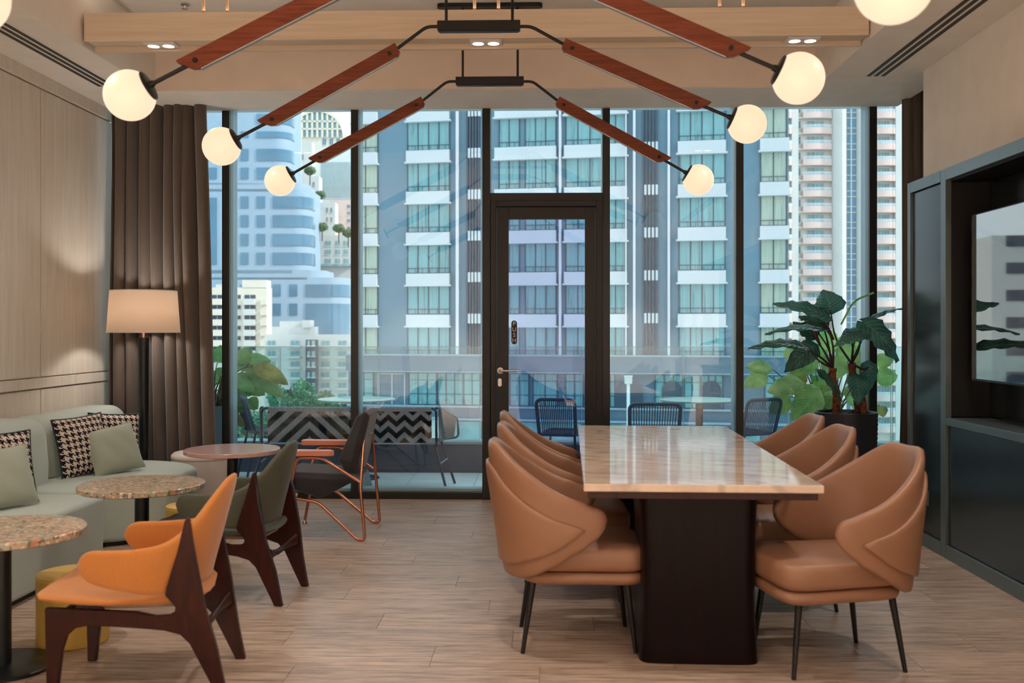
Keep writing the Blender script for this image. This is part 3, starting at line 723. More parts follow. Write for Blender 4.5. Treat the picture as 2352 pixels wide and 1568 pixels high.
# woven loveseat
def loveseat():
    p0 = at(600, 933, 8.52); p1 = at(1002, 933, 8.52)
    cx = (p0.x+p1.x)/2; hw = (p1.x-p0.x)/2
    t = empty('woven_loveseat', (cx, 8.52, 0), 0, 'black and white zigzag rope loveseat on the terrace seen from behind', 'sofa')
    zt_ = 0.70; zb_ = 0.385
    # frame tubes
    r = 0.011
    MB().tube(fillet([(-hw-0.0, 0.02, zb_-0.02), (-hw, 0, zt_-0.0), (hw, 0, zt_), (hw+0.0, 0.02, zb_-0.02)], 0.05), r, 8).build('back_frame', M['tube_navy'], t, smooth=60)
    for s in (-1, 1):
        MB().tube(fillet([(s*hw, 0, zt_), (s*(hw+0.02), 0.12, zt_), (s*(hw+0.14), 0.50, zt_-0.13), (s*(hw+0.15), 0.54, zb_+0.01), (s*(hw+0.0), 0.45, zb_), (s*hw, 0.02, zb_)], 0.05), r, 8).build('arm_frame', M['tube_navy'], t, smooth=60)
        fnp = lambda u, v, s=s: Vector((s*(hw+0.02+0.11*u*(1-0.2*v)), 0.03+0.44*u, (zt_-0.13*u) - v*(zt_-zb_-0.02-0.13*u)))
        c = MB()
        for k in range(26):
            v = (k+0.5)/26; c.tube([fnp(0, v), fnp(1, v)], 0.0055, 5)
        o = c.build('side_cords', M['ropegrey'], t); o['kind'] = 'stuff'
        for (xa, ya, xb_, yb_) in ((hw-0.02, 0.06, hw+0.09, -0.02), (hw-0.0, 0.40, hw+0.13, 0.36)):
            MB().tube([(s*xa, ya, zb_), (s*xb_, yb_, 0.0)], 0.011, 8).build('leg', M['tube_navy'], t, smooth=60)
        MB().tube([(s*(hw+0.03), 0.03, 0.22), (s*(hw+0.06), 0.38, 0.22)], 0.006, 6).build('leg_brace', M['sill'], t, smooth=60)
    MB().tube([(-hw-0.05, 0.02, 0.20), (hw+0.03, 0.38, 0.10)], 0.004, 6).build('wire_brace', M['tube_navy'], t)
    MB().tube([(-hw-0.05, 0.38, 0.10), (hw+0.03, 0.02, 0.22)], 0.004, 6).build('wire_brace', M['tube_navy'], t)
    MB().tube([(-hw, 0.45, zb_), (hw, 0.45, zb_)], r, 8).build('seat_frame', M['tube_navy'], t, smooth=60)
    c = MB(); n = int((2*hw-0.06)*85)
    for k in range(n):
        x = -hw+0.06+k/85.0
        if x > hw-0.05: break
        c.tube([(x+0.006, -0.013, zt_+0.006), (x+0.006, -0.012, zb_+0.02)], 0.0058, 5)
        c.tube([(x+0.006, -0.013, zt_+0.006), (x+0.006, 0.012, zt_+0.008), (x+0.006, 0.03, zb_+0.03)], 0.005, 4)
    o = c.build('back_cords', M['weave'], t); o['kind'] = 'stuff'
    c = MB()
    for k in range(n):
        x = -hw+0.06+k/85.0; c.tube([(x, 0.02, zb_), (x, 0.45, zb_)], 0.0055, 4)
    o = c.build('seat_cords', M['ropegrey'], t); o['kind'] = 'stuff'
    return t
loveseat()

def rope_chair(loc, rz, lab, hw=0.25, ztop=0.76):
    t = empty('rope_chair', loc, rz, lab, 'chair', 'rope chairs on the terrace')
    r = 0.017; mat = M['rope']
    # facing +Y local; back at y=-0.22
    MB().tube(fillet([(-hw+0.02, -0.16, 0.44), (-hw+0.01, -0.25, ztop), (hw-0.01, -0.25, ztop), (hw-0.02, -0.16, 0.44)], 0.06), r, 10).build('back_frame', mat, t, smooth=60)
    MB().tube(fillet([(-hw+0.02, -0.16, 0.44), (-hw+0.02, 0.25, 0.45), (hw-0.02, 0.25, 0.45), (hw-0.02, -0.16, 0.44)], 0.05, closed=True), r*0.8, 10, closed=True).build('seat_frame', mat, t, smooth=60)
    c = MB(); n = 17
    for k in range(n):
        x = -hw+0.045+(2*hw-0.09)*k/(n-1)
        c.tube([(x, -0.25, ztop), (x*0.93, -0.158, 0.44)], 0.0045, 5)
    o = c.build('back_cords', mat, t); o['kind'] = 'stuff'
    c = MB()
    for k in range(26):
        y = -0.15+0.40*k/25; c.tube([(-hw+0.02, y, 0.443), (hw-0.02, y, 0.443)], 0.0055, 5)
    o = c.build('seat_cords', mat, t); o['kind'] = 'stuff'
    for sx in (-1, 1):
        MB().tube([(sx*(hw-0.03), -0.15, 0.44), (sx*(hw+0.0), -0.24, 0.0)], 0.011, 8).build('leg', M['tube_navy'], t, smooth=60)
        MB().tube([(sx*(hw-0.03), 0.24, 0.44), (sx*(hw-0.0), 0.26, 0.0)], 0.011, 8).build('leg', M['tube_navy'], t, smooth=60)
    return t
q = at(594, 912, 9.2); rope_chair((q.x+0.10, 9.16, 0), math.radians(-62), 'grey rope chair at the far left of the terrace beside the green plant', 0.2, 0.755)
q = at(1283, 918, 8.75); rope_chair((q.x+0.03, 9.0, 0), math.radians(-14), 'rope chair seen through the glass of the door', 0.185, 0.76)
q = at(1504, 930, 8.8); rope_chair((q.x, 9.02, 0), 0, 'rope chair seen behind the far end of the marble table', 0.235, 0.72)
q = at(1736, 918, 8.9); rope_chair((q.x-0.04, 9.1, 0), math.radians(28), 'rope chair beside the broad-leaved plants right of the last round table', 0.2, 0.755)

def round_table_out(px, lab):
    q = at(px, 922, 9.17); t = empty('terrace_table', (q.x, 9.17, 0), 0, lab, 'table', 'round terrace tables')
    MB().lathe([(0.34, 0.722), (0.355, 0.726), (0.355, 0.734), (0.35, 0.737)], 48).build('tabletop', M['tabletop_out'], t, smooth=30)
    MB().lathe([(0.034, 0.012), (0.034, 0.72)], 20).build('pole', M['tube_navy'], t, smooth=40)
    MB().lathe([(0.21, 0.001), (0.21, 0.010), (0.05, 0.018)], 40).build('base', M['tube_navy'], t, smooth=40)
round_table_out(819, 'round pale green terrace table behind the woven loveseat')
round_table_out(1606, 'round pale green terrace table seen above the marble table')
q = at(845, 1090, 8.65)
t = empty('cone_light', (q.x-0.02, 8.62, 0), 0, 'small pale cone on the terrace floor behind the copper chair', 'lamp')
MB().lathe([(0.065, 0.001), (0.065, 0.012), (0.030, 0.15), (0.020, 0.16)], 32).build('cone_body', M['sill'], t, smooth=40)

# leafy plants
def leaf_mesh(base, tip, width, up=(0,0,1), droop=0.15, fold=0.25, ripple=0.05, shape='heart', mat='alocasia', nseg=12, ncross=4, seed=0):
    base = Vector(base); tip = Vector(tip); d = tip-base; L = d.length; d.normalize()
    up = Vector(up); side = d.cross(up)
    if side.length < 1e-3: side = Vector((1,0,0))
    side.normalize(); nrm = side.cross(d).normalized()
    rnd = random.Random(seed); ph = rnd.uniform(0, 6)
    m = MB(); m.uv = []
    for i in range(nseg+1):
        t = i/nseg
        if shape == 'heart': wv = math.sin(PI*min(1, t**0.55))**0.75*(1-0.15*t) if 0 < t < 1 else 0
        else: wv = math.sin(PI*t**0.8)**0.7 if 0 < t < 1 else 0
        c = base + d*(L*t) + nrm*(droop*L*(math.sin(PI*t)*0.6)) - Vector((0,0,1))*droop*L*t*t*0.5
        for j in range(-ncross, ncross+1):
            s = j/ncross; a = abs(s)
            back = 0.0
            if shape == 'heart': back = -0.20*L*a*(1-t)**2.2
            rp = ripple*width*a*a*math.sin(t*26+ph+(2 if s > 0 else 0))
            m.v.append(tuple(c + side*(s*wv*width/2*(1-fold*0.2)) + nrm*(fold*a*wv*width/2 + rp - 0.10*width*a*a) + d*back))
            m.uv.append((t, s*0.5+0.5))
    w = 2*ncross+1
    for i in range(nseg):
        for j in range(w-1): m.f.append((i*w+j, i*w+j+1, (i+1)*w+j+1, (i+1)*w+j))
    return m
def leaf(parent, base, tip, width, **k):
    mat = k.get('mat', 'alocasia'); o = leaf_mesh(base, tip, width, **k).build('leaf', M[mat], parent, smooth=180, fix=False)
    return o
def stem(parent, pts, r0, r1, mat):
    pts = fillet(pts, 0.3, 6); n = len(pts)
    return MB().tube(pts, [r0+(r1-r0)*i/(n-1) for i in range(n)], 7).build('stem', M[mat], parent, smooth=60)

# indoor elephant-ear plant
PY = 7.40
q = at(1943, 945, PY)
ptx = q.x; zr = 0.765
plant = empty('potted_plant', (ptx, PY, 0), 0, 'large dark-leaved elephant ear plant in a ribbed black pot by the window', 'plant')
pr = []
nn = 46
for i in range(nn+1):
    z = 0.0+zr*i/nn; r_ = 0.205+0.018*(i/nn) + (0.0022 if i % 2 else -0.0022); pr.append((r_, z))
pr += [(0.226, zr+0.004), (0.215, zr+0.006), (0.205, zr-0.002), (0.203, zr-0.03)]
MB().lathe(pr, 56).build('pot', M['pot'], plant, smooth=60)
sm = MB()
rr = random.Random(3)
for k in range(260):
    a = rr.uniform(0, 2*PI); r_ = 0.19*math.sqrt(rr.random()); s = rr.uniform(0.009, 0.016)
    Mt = Matrix.Translation((r_*math.cos(a), r_*math.sin(a), zr-0.022+rr.uniform(0, 0.01))) @ Matrix.Rotation(rr.uniform(0, 3), 4, 'X') @ Matrix.Diagonal((s, s*0.8, s*0.6, 1))
    sm.add([Mt @ Vector(v) for v in ((1,0,0),(-1,0,0),(0,1,0),(0,-1,0),(0,0,1),(0,0,-1))], [(0,2,4),(2,1,4),(1,3,4),(3,0,4),(2,0,5),(1,2,5),(3,1,5),(0,3,5)])
o = sm.build('pebbles', M['soil'], plant); o['kind'] = 'stuff'
MB().lathe([(0.2, zr-0.05), (0.2, zr-0.03)], 40).build('soil', M['soil'], plant)
def lp(px, py, Y=PY): return at(px, py, Y)-Vector((ptx, PY, 0))
T1 = lp(1913, 845); T2 = lp(1956, 835)
def trunk(pts, r):
    n = 14; ps = fillet(pts, 0.2, 5); N = len(ps)
    return MB().tube(ps, [r*(1+0.18*(i % 2)) for i in range(N)], 10).build('trunk', M['trunk'], plant, smooth=60)
trunk([lp(1920, 948), lp(1922, 900), lp(1911, 868), T1], 0.026); trunk([lp(1972, 948, PY+.05), lp(1968, 905, PY+.05), lp(1960, 870, PY+.03), T2], 0.026)
trunk([lp(1985, 948, PY-0.05), lp(1980, 915, PY-.05), lp(1975, 900, PY-.05)], 0.024)
UPc = (0, -0.75, 0.65)
LV = [ # stem origin, via, base px, tip px, width m, up, depth offs
 ('T2', (1918,780), (1908,713), (1893,662), 0.27, (0.0,-0.9,0.35), 0.0, 0.0),
 ('T1', (1915,790), (1893,725), (1776,689), 0.20, (0.15,-0.62,0.8), -0.05, -0.05),
 ('T1', (1905,800), (1880,757), (1757,759), 0.15, (0,-0.35,0.95), -0.1, -0.18),
 ('T1', (1880,815), (1842,796), (1719,791), 0.17, (0,-0.45,0.9), -0.18, -0.3),
 ('T2', (1975,790), (1990,745), (2066,822), 0.30, (0.35,-0.75,0.55), -0.08, -0.16),
 ('T2', (1960,790), (1940,770), (2000,764), 0.17, (0,-0.6,0.8), -0.12, -0.2),
 ('T2', (1960,780), (1995,738), (2077,702), 0.11, (-0.4,-0.25,0.9), 0.1, 0.15),
 ('T1', (1900,780), (1893,745), (1835,722), 0.20, (0.2,-0.7,0.7), 0.12, 0.2),
 ('T1', (1890,800), (1868,770), (1822,735), 0.20, (0.3,-0.75,0.5), 0.15, 0.22),
 ('T2', (1972,880), (1968,868), (1972,928), 0.17, (0.1,-0.95,0.3), -0.12, -0.16),
 ('T1', (1895,870), (1884,856), (1934,915), 0.13, (0.6,-0.6,0.5), -0.10, -0.14),
 ('T2', (1975,800), (1978,770), (1915,790), 0.15, (0,-0.55,0.85), -0.2, -0.22),
 ('T1', (1880,830), (1865,800), (1800,850), 0.20, (0.2,-0.8,0.6), 0.12, 0.2),
 ('T2', (1985,850), (1995,840), (1990,905), 0.15, (0,-0.9,0.4), 0.1, 0.12),
]
for k, (tr, via, b, tp, wd, up, dy0, dy1) in enumerate(LV):
    if tr == 'T1': T0 = T1
    else: T0 = T2
    bb = lp(b[0], b[1], PY+dy0); tt_ = lp(tp[0], tp[1], PY+dy1)
    stem(plant, [T0, lp(via[0], via[1], PY+dy0*0.5), bb+(tt_-bb)*0.05], 0.009, 0.005, 'stemdark')
    leaf(plant, bb, tt_, wd, up=up, droop=0.10, fold=0.22, ripple=0.05, seed=k, mat='alocasia')
for (a, b, v) in (((1858,734), (1885,795), 0), ((1887,731), (1915,780), 0)):
    MB().tube([lp(*a), (lp(*a)+lp(*b))/2, lp(*b)], [0.003, 0.017, 0.008], 8).build('leaf_sheath', plain('sheath_maroon', srgb(84, 30, 44), 0.4, var=0.1), plant, smooth=60)
MB().tube(fillet([lp(1932,745), lp(1960,690), lp(2007,672)], 0.1), [0.004,0.012,0.012,0.01,0.008,0.006,0.004,0.002][:8] if False else 0.007, 6).build('rolled_leaf', M['calathea'], plant, smooth=60)

# terrace plants
def leafy(name, px, Y, potr, poth, zrim, specs, lab, mat, nrand, region, seed, potmat='potgrey', drylist=()):
    q = at(px, 900, Y); t = empty(name, (q.x, Y, 0), 0, lab, 'plant', 'broad-leaved plants on the terrace')
    O = Vector((q.x, Y, 0))
    MB().lathe([(potr*0.85, 0.0), (potr, poth), (potr*0.93, poth), (potr*0.9, poth-0.04)], 36).build('pot', M[potmat], t, smooth=50)
    rnd = random.Random(seed); allspec = list(specs)
    for k in range(nrand):
        x0, y0, x1, y1 = region
        tx = rnd.uniform(x0, x1); ty = rnd.uniform(y0, y1)
        cxp = (x0+x1)/2; bx = tx+(cxp-tx)*rnd.uniform(0.3, 0.5); by = ty-rnd.uniform(5, 35)
        allspec.append(((bx, by), (tx, ty+rnd.uniform(0, 20)), rnd.uniform(0.12, 0.19), (rnd.uniform(-.4,.4), -0.8, 0.5), rnd.uniform(-0.1, 0.2)))
    for k, s in enumerate(allspec):
        b, tp, wd, up, dy = s[:5]
        bb = at(b[0], b[1], Y+dy)-O; tt_ = at(tp[0], tp[1], Y+dy-0.05)-O
        root = Vector((rnd.uniform(-.06, .06), rnd.uniform(-.06, .06), poth-0.03))
        mid = root*0.5+bb*0.5+Vector((0, 0, 0.12))
        stem(t, [root, mid, bb], 0.008, 0.004, 'stemgreen')
        leaf(t, bb, tt_, wd, up=up, droop=0.12, fold=0.15, ripple=0.03, shape='oval', seed=seed+k, mat=('dryleaf' if (len(s) > 5) else mat))
    MB().lathe([(potr*0.9, poth-0.07), (potr*0.9, poth-0.04)], 30).build('soil', M['soil'], t)
    return t
V = (0, -0.85, 0.5)
leafy('terrace_plant', 1905, 9.05, 0.22, 0.42, 0.4, [
 ((1775,848),(1713,838),0.15,V,0.0), ((1765,862),(1708,882),0.17,(0.2,-.9,.4),-0.05), ((1850,852),(1812,868),0.22,(-.3,-.9,.3),0.1,'dry'),
 ((1850,880),(1762,893),0.20,V,-0.1), ((1815,910),(1768,945),0.20,(.3,-.9,.2),0.0), ((1885,890),(1820,960),0.30,(.3,-.95,.2),-0.15),
 ((1900,800),(1812,822),0.22,V,0.15), ((1880,830),(1815,852),0.20,V,0.05), ((1925,800),(1880,760),0.22,V,0.1), ((1960,800),(1990,760),0.2,V,0.12),
 ((1960,830),(1985,865),0.24,V,0.1), ((1925,815),(1905,870),0.26,V,0.05), ((2010,870),(2062,858),0.2,(-.2,-.9,.4),0.1), ((2010,835),(2052,820),0.16,V,0.12),
 ((1985,800),(1975,870),0.22,V,0.16), ((1880,930),(1850,965),0.2,V,-.1), ((1915,880),(1890,940),0.22,V,0.0), ((2020,930),(2030,955),0.12,V,0.1,'dry'), ((1935,770),(1945,830),0.22,V,0.14), ((1840,800),(1800,815),0.16,V,0.2), ((1955,880),(1970,935),0.2,V,0.1)],
 'light green broad-leaved plant on the terrace behind the dark potted plant', 'calathea', 9, (1790, 800, 1990, 940), 11)
leafy('terrace_plant', 492, 9.1, 0.2, 0.68, 0.4, [
 ((545,850),(575,792),0.20,V,0.0), ((545,832),(622,822),0.16,V,0.0), ((580,838),(662,876),0.17,V,-0.1,'dry'), ((565,850),(652,905),0.18,V,-0.05),
 ((540,860),(582,895),0.17,V,-0.1), ((560,880),(608,902),0.17,V,0.1), ((530,900),(570,930),0.15,V,0), ((520,925),(568,940),0.14,V,0.05), ((520,950),(562,975),0.12,V,0.0,'dry'),
 ((500,830),(480,800),0.16,V,0.1), ((515,835),(505,790),0.18,V,0.05), ((510,880),(492,850),0.2,V,0.1), ((505,905),(497,945),0.16,V,0.1), ((530,870),(555,920),0.18,V,0.12)],
 'green broad-leaved plant on the terrace behind the left window frame', 'leftleaf', 8, (480, 810, 600, 930), 23)

# ================================================================== MARBLE TABLE
fa_ = at(1345, 1118, 4.0); fb_ = at(1887, 1110, 4.0)
tw = 0.955; tl_ = 2.47
tab = empty('dining_table', ((fa_.x+fb_.x)/2+0.035, 4.0+tl_/2, 0), math.radians(-1.6), 'long beige marble topped table on dark wooden pedestals', 'table')
ZTt = 0.752
MB().box(-tw/2, tw/2, -tl_/2, tl_/2, ZTt-0.032, ZTt).build('tabletop', M['marble'], tab, bevel=0.005, segs=3)
MB().box(-tw/2+0.02, tw/2-0.02, -tl_/2+0.02, tl_/2-0.02, ZTt-0.062, ZTt-0.033).build('apron_board', M['darkwood'], tab, bevel=0.002)
for y0, y1 in ((-tl_/2+0.10, -tl_/2+0.62), (tl_/2-0.62, tl_/2-0.10)):
    poly = []
    def ped(u, v, y0=y0, y1=y1):
        z = (ZTt-0.063)*v; w = 0.235+0.012*(2*v-1)**2; l = (y1-y0)/2
        a = 2*PI*u; x = w*sp(math.cos(a), 0.22); y = (y0+y1)/2+l*sp(math.sin(a), 0.22)
        return Vector((x, y, z))
    MB().grid(ped, 64, 9, cu=True).build('pedestal', M['pedestal'], tab, smooth=35)

# ================================================================== CHAIR BUILDERS
def shell_mesh(a, b, phm, T, B, th, lean, zref, nphi=41, nk=16, armlen=0.0, flare=0.0, off=0.0, ex=0.55, tip_round=True, pex=0.85, tipz=0.06):
    def fn(u, v):
        s = 2*u-1; ph = s*phm; A = abs(ph)
        def plan(ph):
            A = abs(ph); sg = 1 if ph >= 0 else -1
            if A <= 90:
                x = -a*sp(math.cos(math.radians(A)), pex); y = sg*b*math.sin(math.radians(A))**pex
            else:
                q = (A-90)/(phm-90); x = armlen*q; y = sg*(b-flare*q*q)
            return Vector((x, y, 0))
        p = plan(ph); e = 0.6
        t = (plan(min(phm, ph+e))-plan(max(-phm, ph-e))).normalized(); n = Vector((t.y, -t.x, 0))
        if n.dot(p+Vector((0.02, 0, 0))) < 0 and A < 100: n = -n
        if A >= 100: n = Vector((n.x, n.y, 0)) if n.y*(1 if ph > 0 else -1) > 0 else -n
        zt = T(A); zb = B(A); zm = (zt+zb)/2; h = max(zt-zb, 0.004)
        g = 2*PI*v
        ez = min(1.0, h/(th*1.2))
        o = th/2*sp(math.cos(g), ex); z = zm+h/2*sp(math.sin(g), ex*0.6)
        f = 1.0
        if tip_round:
            q = (abs(s)-(1-tipz))/tipz
            if q > 0: f = math.sqrt(max(0.02, 1-q*q))
        o *= f
        z = zm+(z-zm)*(f if tip_round else 1)
        le = lean*max(0, z-zref)*max(0, math.cos(math.radians(min(A, 90))))
        return Vector((p.x + n.x*(o+off)-le, p.y+n.y*(o+off), z))
    m = MB(); m.grid(fn, nphi, nk, cv=True, capu=True); return m

def slab_super(x0, x1, w0, w1, z0, z1, crown=0.0, e=0.35, n=56, dip=0.0, nr=7):
    # rounded cushion: superellipse plan, width w0 at x0 and w1 at x1
    def fn(u, v):
        a = 2*PI*u; cx = (x0+x1)/2; hx = (x1-x0)/2
        x = cx+hx*sp(math.cos(a), e); t = (x-x0)/(x1-x0); y = (w0+(w1-w0)*t)/2*sp(math.sin(a), e)
        k = v*2-1                      # -1 bottom .. 1 top
        g = k*PI/2; rr = min(0.03, (z1-z0)/2)
        s = 1
        if k <= -0.5: q = (k+1)/0.5; sx = 0.85*q if q < 1 else 1; zz = z0
        return Vector((x, y, 0))
    m = MB(); rings = []
    h = z1-z0; r = min(0.028, h*0.45)
    lv = [(-r*1.0, 0.0), (-r*0.3, r*0.3), (0, r)] ; prof = [(0.35, z0, 0), (1.0, z0, -r), (1.0, z0+r*0.3, -r*0.3), (1.0, z0+r, 0), (1.0, z1-r, 0), (1.0, z1-r*0.3, -r*0.3), (1.0, z1, -r), (0.8, z1+crown*0.5, 0), (0.5, z1+crown*0.85, 0), (0.2, z1+crown, 0)]
    vs = []
    for (sc, z, ins) in prof:
        for k in range(n):
            a = 2*PI*k/n; cx = (x0+x1)/2; hx = (x1-x0)/2
            X_ = hx*sp(math.cos(a), e); t = (X_+hx)/(2*hx); Y_ = (w0+(w1-w0)*t)/2*sp(math.sin(a), e)
            L = math.hypot(X_, Y_); f = sc*(L+ins)/L if sc == 1.0 else sc*(L-r)/L
            px_, py_ = X_*f, Y_*f
            zz = z - dip*max(0, (1-((px_-0.0)/hx)**2))*(1-(2*py_/w1)**2) if z > (z0+z1)/2 else z
            vs.append((cx+px_, py_, zz))
    fs = []
    for i in range(len(prof)-1):
        for k in range(n): fs.append((i*n+k, i*n+(k+1) % n, (i+1)*n+(k+1) % n, (i+1)*n+k))
    fs.append(tuple(range(n-1, -1, -1))); fs.append(tuple((len(prof)-1)*n+k for k in range(n)))
    return m.add(vs, fs)

# ---- dining chair
DT = smooth_prof([(0, 0.885), (22, 0.882), (48, 0.80), (75, 0.705), (95, 0.650), (112, 0.625)])
DB = smooth_prof([(0, 0.315), (45, 0.325), (70, 0.375), (92, 0.455), (104, 0.505), (112, 0.535)])
PT = smooth_prof([(0, 0.80), (20, 0.785), (40, 0.70), (70, 0.60), (92, 0.555)])
PB = smooth_prof([(0, 0.372), (30, 0.378), (55, 0.41), (75, 0.455), (92, 0.53)])
def make_dining():
    t = empty('dining_chair', (0,0,0), 0, 'x', 'chair', 'tan upholstered dining chairs around the marble table')
    shell_mesh(0.30, 0.285, 112, DT, DB, 0.048, 0.16, 0.45, nphi=97, armlen=0.115, flare=0.012, tipz=0.08).build('backrest_shell', M['tan'], t, smooth=70)
    shell_mesh(0.30, 0.285, 92, PT, PB, 0.03, 0.16, 0.45, off=0.030, nphi=81, armlen=0.02, tipz=0.07).build('outer_back_pad', M['tan'], t, smooth=70)
    slab_super(-0.245, 0.30, 0.44, 0.50, 0.35, 0.455, crown=0.018).build('seat_cushion', M['tan'], t, smooth=60)
    slab_super(-0.235, 0.295, 0.43, 0.49, 0.295, 0.346).build('seat_base', M['tan'], t, smooth=60)
    for sx, sy in ((1,1),(1,-1),(-1,1),(-1,-1)):
        a = Vector((0.20*sx+0.01, 0.165*sy, 0.30)); b = Vector(((0.245 if sx > 0 else -0.235), 0.19*sy, 0.0))
        MB().tube([a, b], [0.0145, 0.009], 12).build('leg', M['black'], t, smooth=50)
    return t
d0 = make_dining()
def ang(deg): return math.radians(deg)
DCH = [ # x, y, rot, label
 (0.155, 4.42, 2, 'tan leather dining chair at the front left corner of the marble table'),
 (0.160, 5.22, 0, 'tan leather dining chair in the middle of the left side of the marble table'),
 (0.145, 5.93, 3, 'farthest tan leather dining chair on the left side, before the door'),
 (1.195, 4.17, 192, 'tan leather dining chair at the front right corner, turned slightly outward'),
 (1.19, 5.05, 186, 'tan leather dining chair in the middle of the right side of the marble table'),
 (1.225, 5.72, 184, 'farthest tan leather dining chair on the right side, nearest the potted plant')]
for i, (x, y, rz, lab) in enumerate(DCH):
    o = d0 if i == 0 else copy_tree(d0)
    o.location = (x, y, 0); o.rotation_euler = (0, 0, ang(rz)); o['label'] = lab

# ---- lounge chair with wooden side frames
LT = smooth_prof([(0, 0.80), (12, 0.79), (26, 0.735), (42, 0.645), (60, 0.585), (85, 0.565), (118, 0.560)])
LB = smooth_prof([(0, 0.385), (40, 0.385), (75, 0.395), (100, 0.42), (112, 0.445), (118, 0.455)])
def make_lounge(mat, lab):
    t = empty('lounge_chair', (0,0,0), 0, lab, 'chair', 'lounge chairs with dark wood frames')
    shell_mesh(0.215, 0.285, 118, LT, LB, 0.036, 0.27, 0.42, nphi=97, armlen=0.19, flare=0.01, pex=1.0, tipz=0.075).build('backrest_shell', M[mat], t, smooth=70)
    def seat(u, v):
        # u around x from rear to front, v closed section across thickness
        x = -0.235+0.60*u; g = 2*PI*v
        w = (0.42+0.16*min(1, u*1.35))/2
        end = math.sqrt(max(0.03, 1-((abs(2*u-1)-0.86)/0.14)**2)) if abs(2*u-1) > 0.86 else 1.0
        ztop = 0.385+0.035*max(0, (u-0.5)*2)**1.5-0.0*u; th = 0.05-0.012*u
        y = w*end*sp(math.cos(g), 0.5); edge = (abs(y)/w)
        z = ztop-th/2 + th/2*end*sp(math.sin(g), 0.75) - (0.018*(1-edge**2))*(1 if math.sin(g) > 0 else 0.4)
        return Vector((x, y, z))
    MB().grid(seat, 30, 28, cv=True, capu=True).build('seat', M[mat], t, smooth=60)
    slab_super(-0.20, 0.16, 0.30, 0.34, 0.315, 0.335).build('seat_board', M['board'], t, smooth=50)
    # side frames: one curved plate each
    P = [(0.315, 0.355), (0.305, 0.0)]
    def frame(s):
        pts = [(0.325,0.340),(0.318,0.0),(0.282,0.0),(0.262,0.18),(0.245,0.235),(0.215,0.262),(0.17,0.270),(0.0,0.255),(-0.10,0.243),(-0.16,0.225),(-0.195,0.19),(-0.235,0.11),(-0.290,0.0),(-0.330,0.0),
               (-0.295,0.17),(-0.262,0.33),(-0.225,0.52),(-0.198,0.655),(-0.190,0.668),(-0.180,0.655),(-0.160,0.54),(-0.128,0.42),(-0.122,0.39),(-0.140,0.365),(-0.155,0.34),(-0.150,0.32),(-0.130,0.308),(-0.08,0.305),(0.0,0.312),(0.12,0.325),(0.24,0.335)]
        m = MB(); n = len(pts); th = 0.014
        off = lambda x, z: s*(0.205+0.04*x + (0.062*min(1, max(0, (z-0.24)/0.14)) - 0.26*max(0, z-0.46) if x < -0.05 else 0))
        vs = [(x, off(x, z)-th, z) for x, z in pts]+[(x, off(x, z)+th, z) for x, z in pts]
        m.add(vs, [tuple(range(n-1, -1, -1)), tuple(range(n, 2*n))]+[(i, (i+1) % n, n+(i+1) % n, n+i) for i in range(n)])
        return m
    for s in (-1, 1):
        o = frame(s).build('side_frame', M['darkwood'], t, bevel=0.005)
        for p_ in o.data.polygons:
            pass
    def st(u, v):
        y = -0.185+0.37*u; a = abs(2*u-1); h = 0.016+0.020*a**2.5; g = 2*PI*v
        return Vector((-0.262+0.03*(1-a**2)+0.012*math.cos(g), y, 0.225+0.02*(a)+h*math.sin(g)))
    MB().grid(st, 17, 12, cv=True, capu=True).build('rear_stretcher', M['darkwood'], t, smooth=60)
    MB().box(0.245, 0.275, -0.215, 0.215, 0.275, 0.325).build('front_rail', M['darkwood'], t, bevel=0.006)
    return t
c1 = make_lounge('orange', 'orange upholstered lounge chair with dark wood frame in the left foreground')
c1.location = (-1.535, 3.90, 0); c1.rotation_euler = (0, 0, ang(186))
c2 = make_lounge('olive', 'dark olive green lounge chair with dark wood frame between the round tables')
c2.location = (-1.585, 5.14, 0); c2.rotation_euler = (0, 0, ang(174))

